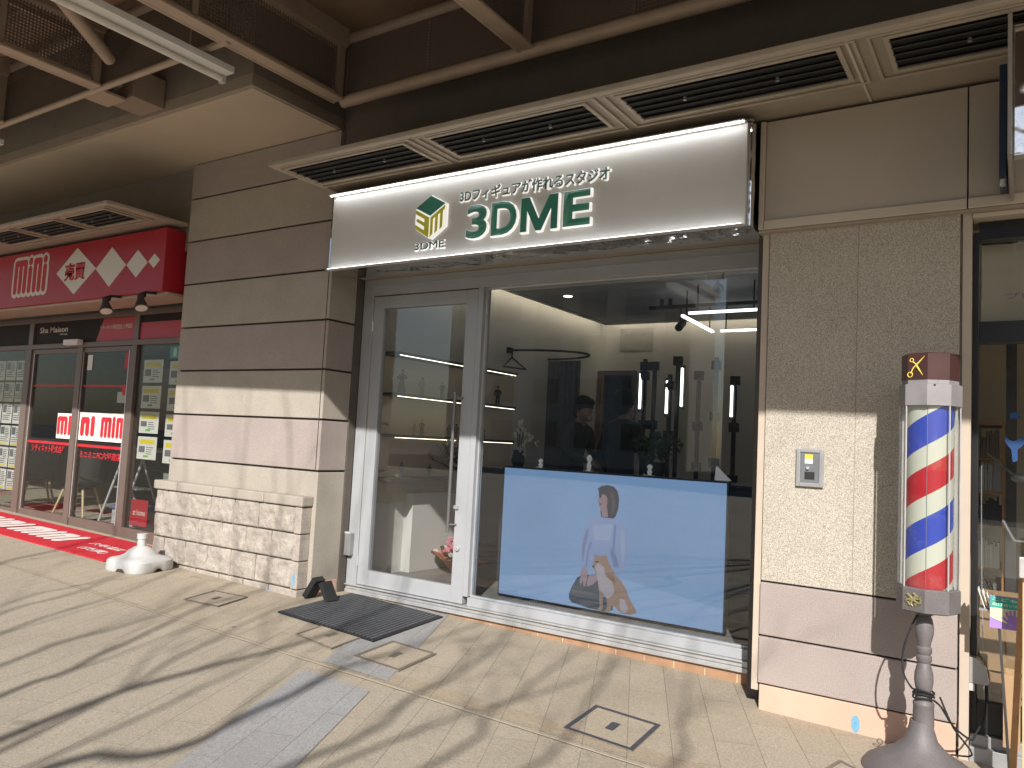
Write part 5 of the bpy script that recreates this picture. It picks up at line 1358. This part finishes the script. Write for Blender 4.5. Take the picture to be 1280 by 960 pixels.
mb = MB(); mb.box(-.22, 3, RY-.12, RY+.02, 2.552, 2.574, .002); mb.obj('head_rail', m_fascia_l, t)
sbox('shop_floor', m_floor_in, -.28, 3.2, 4.52, 8, .0, .06)
sbox('shop_wall', m_shopwall, -.30, -.27, 4.70, 6.9, 0, 3)
sbox('shop_wall', m_shopwall, -.30, 3.2, 6.2, 6.3, 0, 3)
t = thing('paper_blind', 'crumpled beige blind behind the upper pane of the right shop', 'blind', (1, 4.5, 2.1))
drape(-.19, 2.9, 4.53, 2.06, 2.46, 9, .012, m_shopwall, 'sheet', t)
mb = MB(); mb.tube([(-.19, 4.53, 2.47), (2.9, 4.53, 2.47)], .01, 8); mb.obj('rail', m_blackfr, t)
sbox('shop_wall', m_shopwall, 3.2, 3.3, 4.5, 7.1, 0, 3)
sbox('shop_ceiling', m_shopwall, -.3, 3.3, 4.52, 7.1, 2.62, 2.7)
t = thing('ceiling_beam', 'dark vertical post inside the right shop', 'post', (-.08, 5.2, 0))
mb = MB(); mb.box(-.095, -.045, 5.15, 5.25, .06, 2.62); mb.obj('post', m_dark_in, t)
t = thing('bookcase', 'narrow dark bookcase of magazines inside the right shop', 'bookcase', (-.2, 5.8, .06))
mb = MB(); mb.box(-.26, -.25, 5.5, 6.0, .06, 1.62); mb.box(-.12, -.11, 5.5, 6.0, .06, 1.62)
for z in (.5, .75, 1.0, 1.2, 1.4, 1.61): mb.box(-.25, -.12, 5.5, 6.0, z-.01, z)
mb.obj('case', m_wood, t)
k_ = 0
for z in (.5, .75, 1.0, 1.2, 1.4):
    mb = MB(); x_ = -.248
    while x_ < -.135:
        w_ = random.uniform(.008, .02); mb.box(x_, x_+w_*.9, 5.51, 5.6, z+.001, z+random.uniform(.12, .18)); x_ += w_
    mb.obj('book_row', [m_dkprint, m_paper, m_dark_in, m_metal_g, m_brownfr][k_], t); k_ += 1
t = thing('bead_chain', 'white bead pull chain hanging just behind the black frame', 'chain', (-.19, 4.5, .3))
mb = MB()
for k in range(150): mb.ball((-.183+.0*k+.02*(k/150)**2, 4.49, 1.35-.008*k), .0035, 1)
mb.obj('beads', m_white, t)
def cardbox(x0, x1, y0, y1, z0, z1, lab, open_=True):
    t = thing('cardboard_box', lab, 'box', ((x0+x1)/2, (y0+y1)/2, z0), 'cardboard boxes in the right shop window')
    mb = MB(); th = .006
    mb.box(x0, x1, y0, y0+th, z0, z1); mb.box(x0, x1, y1-th, y1, z0, z1); mb.box(x0, x0+th, y0+th, y1-th, z0, z1); mb.box(x1-th, x1, y0+th, y1-th, z0, z1); mb.box(x0+th, x1-th, y0+th, y1-th, z0, z0+th)
    mb.obj('carton', m_card, t)
    if open_:
        mb = MB(); mb.prism([(x0, y0, z1), (x1, y0, z1), (x1, y0-.02, z1-.09), (x0, y0-.02, z1-.09)], (0, .004, .002)); mb.obj('flap', m_card_in, t)
cardbox(-.19, .20, 4.60, 4.95, .36, .70, 'open cardboard box in the right window, larger upper one')
cardbox(-.15, .12, 4.58, 4.9, .062, .352, 'lower cardboard box under the open one')
cardbox(-.085, -.02, 4.28, 4.42, .10, .42, 'small carton standing between the easel leg and the window', False)
t = thing('magnifier_lamp', 'clear arm and disc lamp behind the right shop glass', 'lamp', (-.08, 4.8, 1.0))
mb = MB(); mb.tube([(-.17, 4.85, 1.42), (-.06, 4.8, 1.32), (.02, 4.8, 1.30)], .006, 6); mb.tube([(-.10, 4.8, 1.08), (-.05, 4.8, .98), (.05, 4.8, .98)], .006, 6); mb.obj('arm', m_metal_g, t)
mb = MB(); mb.ball((-.03, 4.8, 1.30), .04, 2, (1, .5, .6)); mb.obj('head', m_metal_g, t, True)
# stickers
t = thing('window_sticker', 'blue sticker of a figure with raised arms on the right shop glass', 'sticker', (-.09, RY, 1.5))
def stick(pts, name='figure'):
    P = [at_y(x, y, RY-.0015) for x, y in pts]; poly_face(name, [(p.x, RY-.0005, p.z) for p in P], m_blue, t, th=.001)
stick([(1256,544),(1262,550),(1268,552),(1276,546),(1284,548),(1280,556),(1272,562),(1272,576),(1266,578),(1264,562),(1256,552)])
stick([(1263,516),(1275,515),(1275,523),(1263,524)], 'block')
text_obj('lettering', 'プロ', m_dkprint, -.085, .03, 2.165, 2.195, RY-.0005, .001, t)

# blade sign (projecting) at top right
t = thing('projecting_sign', 'transparent edged projecting sign box with a dark blue side, top right corner', 'blade sign', (-.08, 3.95, 2.6))
mb = MB(); mb.box(-.105, -.075, 4.02, 4.30, 2.64, 3.16, .004); mb.obj('dark_blue_box', stdmat('navy panel', (.03, .045, .085), .4), t)
mb = MB(); mb.box(-.066, -.050, 3.62, 4.28, 2.60, 3.19, .003); mb.obj('side_panel', stdmat('hazy acrylic panel', (.33, .30, .27), .25), t)
mb = MB(); mb.box(-.048, .10, 3.70, 3.76, 2.62, 3.18, .006); mb.obj('end_plate', m_mirror, t)
mb = MB(); mb.tube([(-.09, 4.03, 2.63), (-.09, 4.03, 2.60)], .012, 8); mb.obj('bolt', m_alu, t)

# easel with board
t = thing('easel_board', 'pale pine easel sign board at the right photo edge', 'easel', (.05, 4.05, 0))
mb = MB(); mb.prism([(-.062, 4.10, gz(0)), (-.035, 4.10, gz(0)), (-.0, 4.02, .93), (-.022, 4.02, .93)], (0, .02, 0)); mb.obj('leg', m_wood, t)
mb = MB(); mb.box(-.012, .05, 3.93, 3.96, gz(0), .95, .003); mb.obj('leg', m_woodl, t)
mb = MB(); mb.box(-.02, .5, 3.92, 3.96, .93, .97, .004); mb.obj('top_rail', m_woodl, t)
mb = MB(); mb.box(-.024, .014, 3.90, 3.93, .90, .985, .004); mb.obj('clip', m_alu, t)
t = thing('hand_poster', 'small purple and green poster with a hand reading こども110番', 'poster', (-.07, 4.1, .65))
A0 = at_y(1237, 745, 4.1); A1 = at_y(1237, 784, 4.1)
X0, Z1, Z0 = A0.x, A0.z+.005, A1.z
mb = MB(); mb.box(X0, X0+.20, 4.10, 4.106, Z0, Z1, .001); mb.obj('board', m_purple, t)
mb = MB(); mb.box(X0+.003, X0+.197, 4.0985, 4.0995, Z1-.05, Z1-.004); mb.obj('green_band', m_teal, t)
mb = MB(); mb.prism([(X0+.003, 4.0988, Z1-.052), (X0+.197, 4.0988, Z1-.052), (X0+.197, 4.0988, Z0+.06), (X0+.08, 4.0988, Z0+.02), (X0+.003, 4.0988, Z0+.045)], (0, -.001, 0)); mb.obj('cream_panel', m_cream, t)
mb = MB()
hx_, hz_ = X0+.085, Z0+.035
mb.prism([(hx_-.02, 4.0975, hz_-.012), (hx_+.03, 4.0975, hz_-.012), (hx_+.035, 4.0975, hz_+.02), (hx_-.015, 4.0975, hz_+.028)], (0, -.001, 0))
for k, (dx, L_) in enumerate(((-.018, .020), (-.006, .028), (.007, .030), (.020, .024))):
    mb.tube([(hx_+dx, 4.0968, hz_+.02), (hx_+dx*1.3, 4.0968, hz_+.02+L_)], .0045, 6)
mb.tube([(hx_-.018, 4.0968, hz_), (hx_-.038, 4.0968, hz_+.018)], .0045, 6)
mb.obj('hand_print', m_purple, t)
text_obj('lettering', 'こども110番', m_paper, X0+.01, X0+.19, Z1-.022, Z1-.007, 4.0984, .001, t, .02)
text_obj('lettering', '助け合いのまち', m_paper, X0+.01, X0+.15, Z1-.043, Z1-.029, 4.0984, .001, t, .01)
t = thing('leaflet_stack', 'white leaflets standing behind the hand poster', 'leaflets', (-.12, 4.2, .7))
mb = MB()
for k in range(4): mb.box(X0-.03+k*.014, X0-.027+k*.014, 4.13, 4.20, Z1-.06, Z1+.03-.012*k, 0, Matrix.Rotation(math.radians(-18), 3, 'Y'), (X0, 4.15, Z1-.03))
mb.obj('leaflet', m_paper, t)
t = thing('leaflet_holder', 'clear leaflet tray fixed beside the purple poster', 'holder', (-.12, 4.2, .66))
mb = MB(); mb.box(X0-.04, X0+.10, 4.12, 4.22, Z1-.075, Z1-.066); mb.tube([(X0+.03, 4.17, Z1-.07), (X0+.08, 4.12, gz(0)+.002)], .006, 6); mb.obj('tray', m_metal_g, t)
# small twig weed
t = thing('iron_hook', 'small rusty wire hook standing by the barber pole base', 'hook', (-.58, 4.2, 0))
mb = MB(); q = at_z(1112, 880, .02); q = Vector((-.575, 4.18, gz(-.57)))
mb.tube([q, q+Vector((0, 0, .03))], .004, 6); mb.tube([q+Vector((.012*math.cos(a), 0, .042+.012*math.sin(a))) for a in [2*PI*k/10 for k in range(11)]], .003, 6); mb.obj('wire', m_rim2, t)
for k in range(26):
    pass

# ================================================================== BEHIND THE CAMERA
# street tree, whose bare limbs shade the pavement
S_ = Vector((.45, -1, .72))
TY_ = -3.1
t = thing('bare_tree', 'tall leafless street tree with upright fanning limbs shading the pavement', 'tree', (-1.4, TY_, 0))
mb = MB(); mb.tube(smooth([(-1.4, TY_, -.05), (-1.42, TY_-.02, .6), (-1.36, TY_, 1.2), (-1.4, TY_, 1.8)], 4), [.17]*5+[.15]*4+[.13]*4, 12); mb.obj('trunk', m_bark, t, True)
strokes = [
 [(0,920),(200,850),(287,827),(397,797),(480,765)],
 [(0,870),(93,837),(187,793),(253,763),(300,750)],
 [(0,837),(100,800),(207,770),(280,740)],
 [(0,800),(127,757),(233,717)],
 [(0,717),(80,698),(160,677)],
 [(60,960),(173,945),(267,912),(333,878),(397,850),(470,822),(520,806)],
 [(382,947),(451,916),(507,872),(564,844),(617,803)],
 [(432,947),(514,909),(576,887),(650,870)],
 [(640,960),(700,920),(735,870),(760,830)],
 [(830,960),(850,900),(860,860)],
 [(560,940),(620,880),(680,840),(735,800)],
 [(20,760),(120,735),(230,700)],
 [(120,880),(240,815),(330,770),(420,742)],
 [(0,775),(90,750),(170,722)],
 [(200,880),(300,835),(380,790)],
]
wdt = [.030, .022, .015, .012, .018, .030, .019, .012, .014, .012, .016, .010, .014, .010, .010]
lb = MB()
def fork(p_, d_, ln, r_, dep):
    """a thin branch that wavers and forks"""
    pts_ = [p_]; d0 = d_.normalized(); q_ = Vector(p_)
    for k in range(4):
        d0 = (d0+Vector((random.gauss(0, .16), random.gauss(0, .10), .10+random.gauss(0, .08)))).normalized()
        q_ = q_+d0*ln/4; pts_.append(q_.copy())
        if dep > 0 and k in (1, 2) and random.random() < .8:
            fork(q_, d0+Vector((random.gauss(0, .5), random.gauss(0, .4), random.uniform(-.05, .3))), ln*.6, r_*.55, dep-1)
    lb.tube(pts_, [max(.002, r_*(1-k/5)) for k in range(5)], 5)
for i, st in enumerate(strokes):
    P = []
    yt = TY_+[.0, .3, -.3, .4, -.4, .2, -.2, .3, 0, .3, -.3, .1, -.1, .25, -.25][i]
    for x_, y_ in st:
        g_ = at_z(x_, y_, .06); s_ = g_.y-yt; P.append(g_+S_*s_)
    a = Vector((-1.4, TY_, 1.65+.15*math.sin(i*2.1)))
    mid = a.lerp(P[0], .55)+Vector((0, 0, -.2))
    up = P[-1]+(P[-1]-P[-2]).normalized()*.9+Vector((0, 0, .25)); up2 = up+Vector((random.uniform(-.3, .3), random.uniform(-.2, .2), 1.2))
    path = smooth([a, mid]+P+[up, up2], 3); n_ = len(path); w0 = wdt[i]*.66
    for k in range(2, n_): path[k] = path[k]+Vector((noise.noise(Vector((k*.55, i*3.1, 0)))*.05, 0, 0))
    rad = [max(.004, w0*1.7*(1-k/(n_-1))**.8+.003) for k in range(n_)]
    lb.tube(path, rad, 7)
    for k in range(n_//3, n_-1, 2):
        d_ = (path[k+1]-path[k]).normalized()+Vector((random.gauss(0, .45), random.gauss(0, .3), random.uniform(0, .3)))
        fork(path[k], d_, random.uniform(.6, 1.3), rad[k]*.42, 2)
lb.obj('limb', m_bark, t)

t = thing('road_marking', 'white edge line along the street', 'road marking', (0, -14, 0)); t['kind'] = 'structure'
mb = MB(); mb.box(-60, 60, -14.2, -14.05, -.15, -.145); mb.obj('line', m_white_line, t)
def building(x0, x1, y, h, mat, lab, nf, nw):
    t = thing('apartment_building', lab, 'building', ((x0+x1)/2, y-4, -.1), 'buildings across the street')
    mb = MB(); mb.box(x0, x1, y-9, y, -.3, h); mb.obj('wall', mat, t)
    mb = MB(); mb.box(x0-.2, x1+.2, y-9.2, y+.2, h, h+.5); mb.obj('parapet', m_conc_l, t)
    for f in range(nf):
        z = 1.2+f*(h-1)/nf
        for k in range(nw):
            a = x0+(x1-x0)*(k+.2)/nw; b = x0+(x1-x0)*(k+.8)/nw
            mb = MB(); mb.box(a, b, y, y+.06, z, z+1.6); mb.obj('window', m_bwin, t)
building(-34, -18, -34, 12, m_bwall, 'pale apartment block across the street, left one', 4, 5)
building(-15, 3, -36, 15, m_bwall2, 'brown tiled apartment block across the street, middle one', 5, 6)
building(6, 24, -34, 11, m_bwall, 'pale low block across the street, right one', 4, 5)
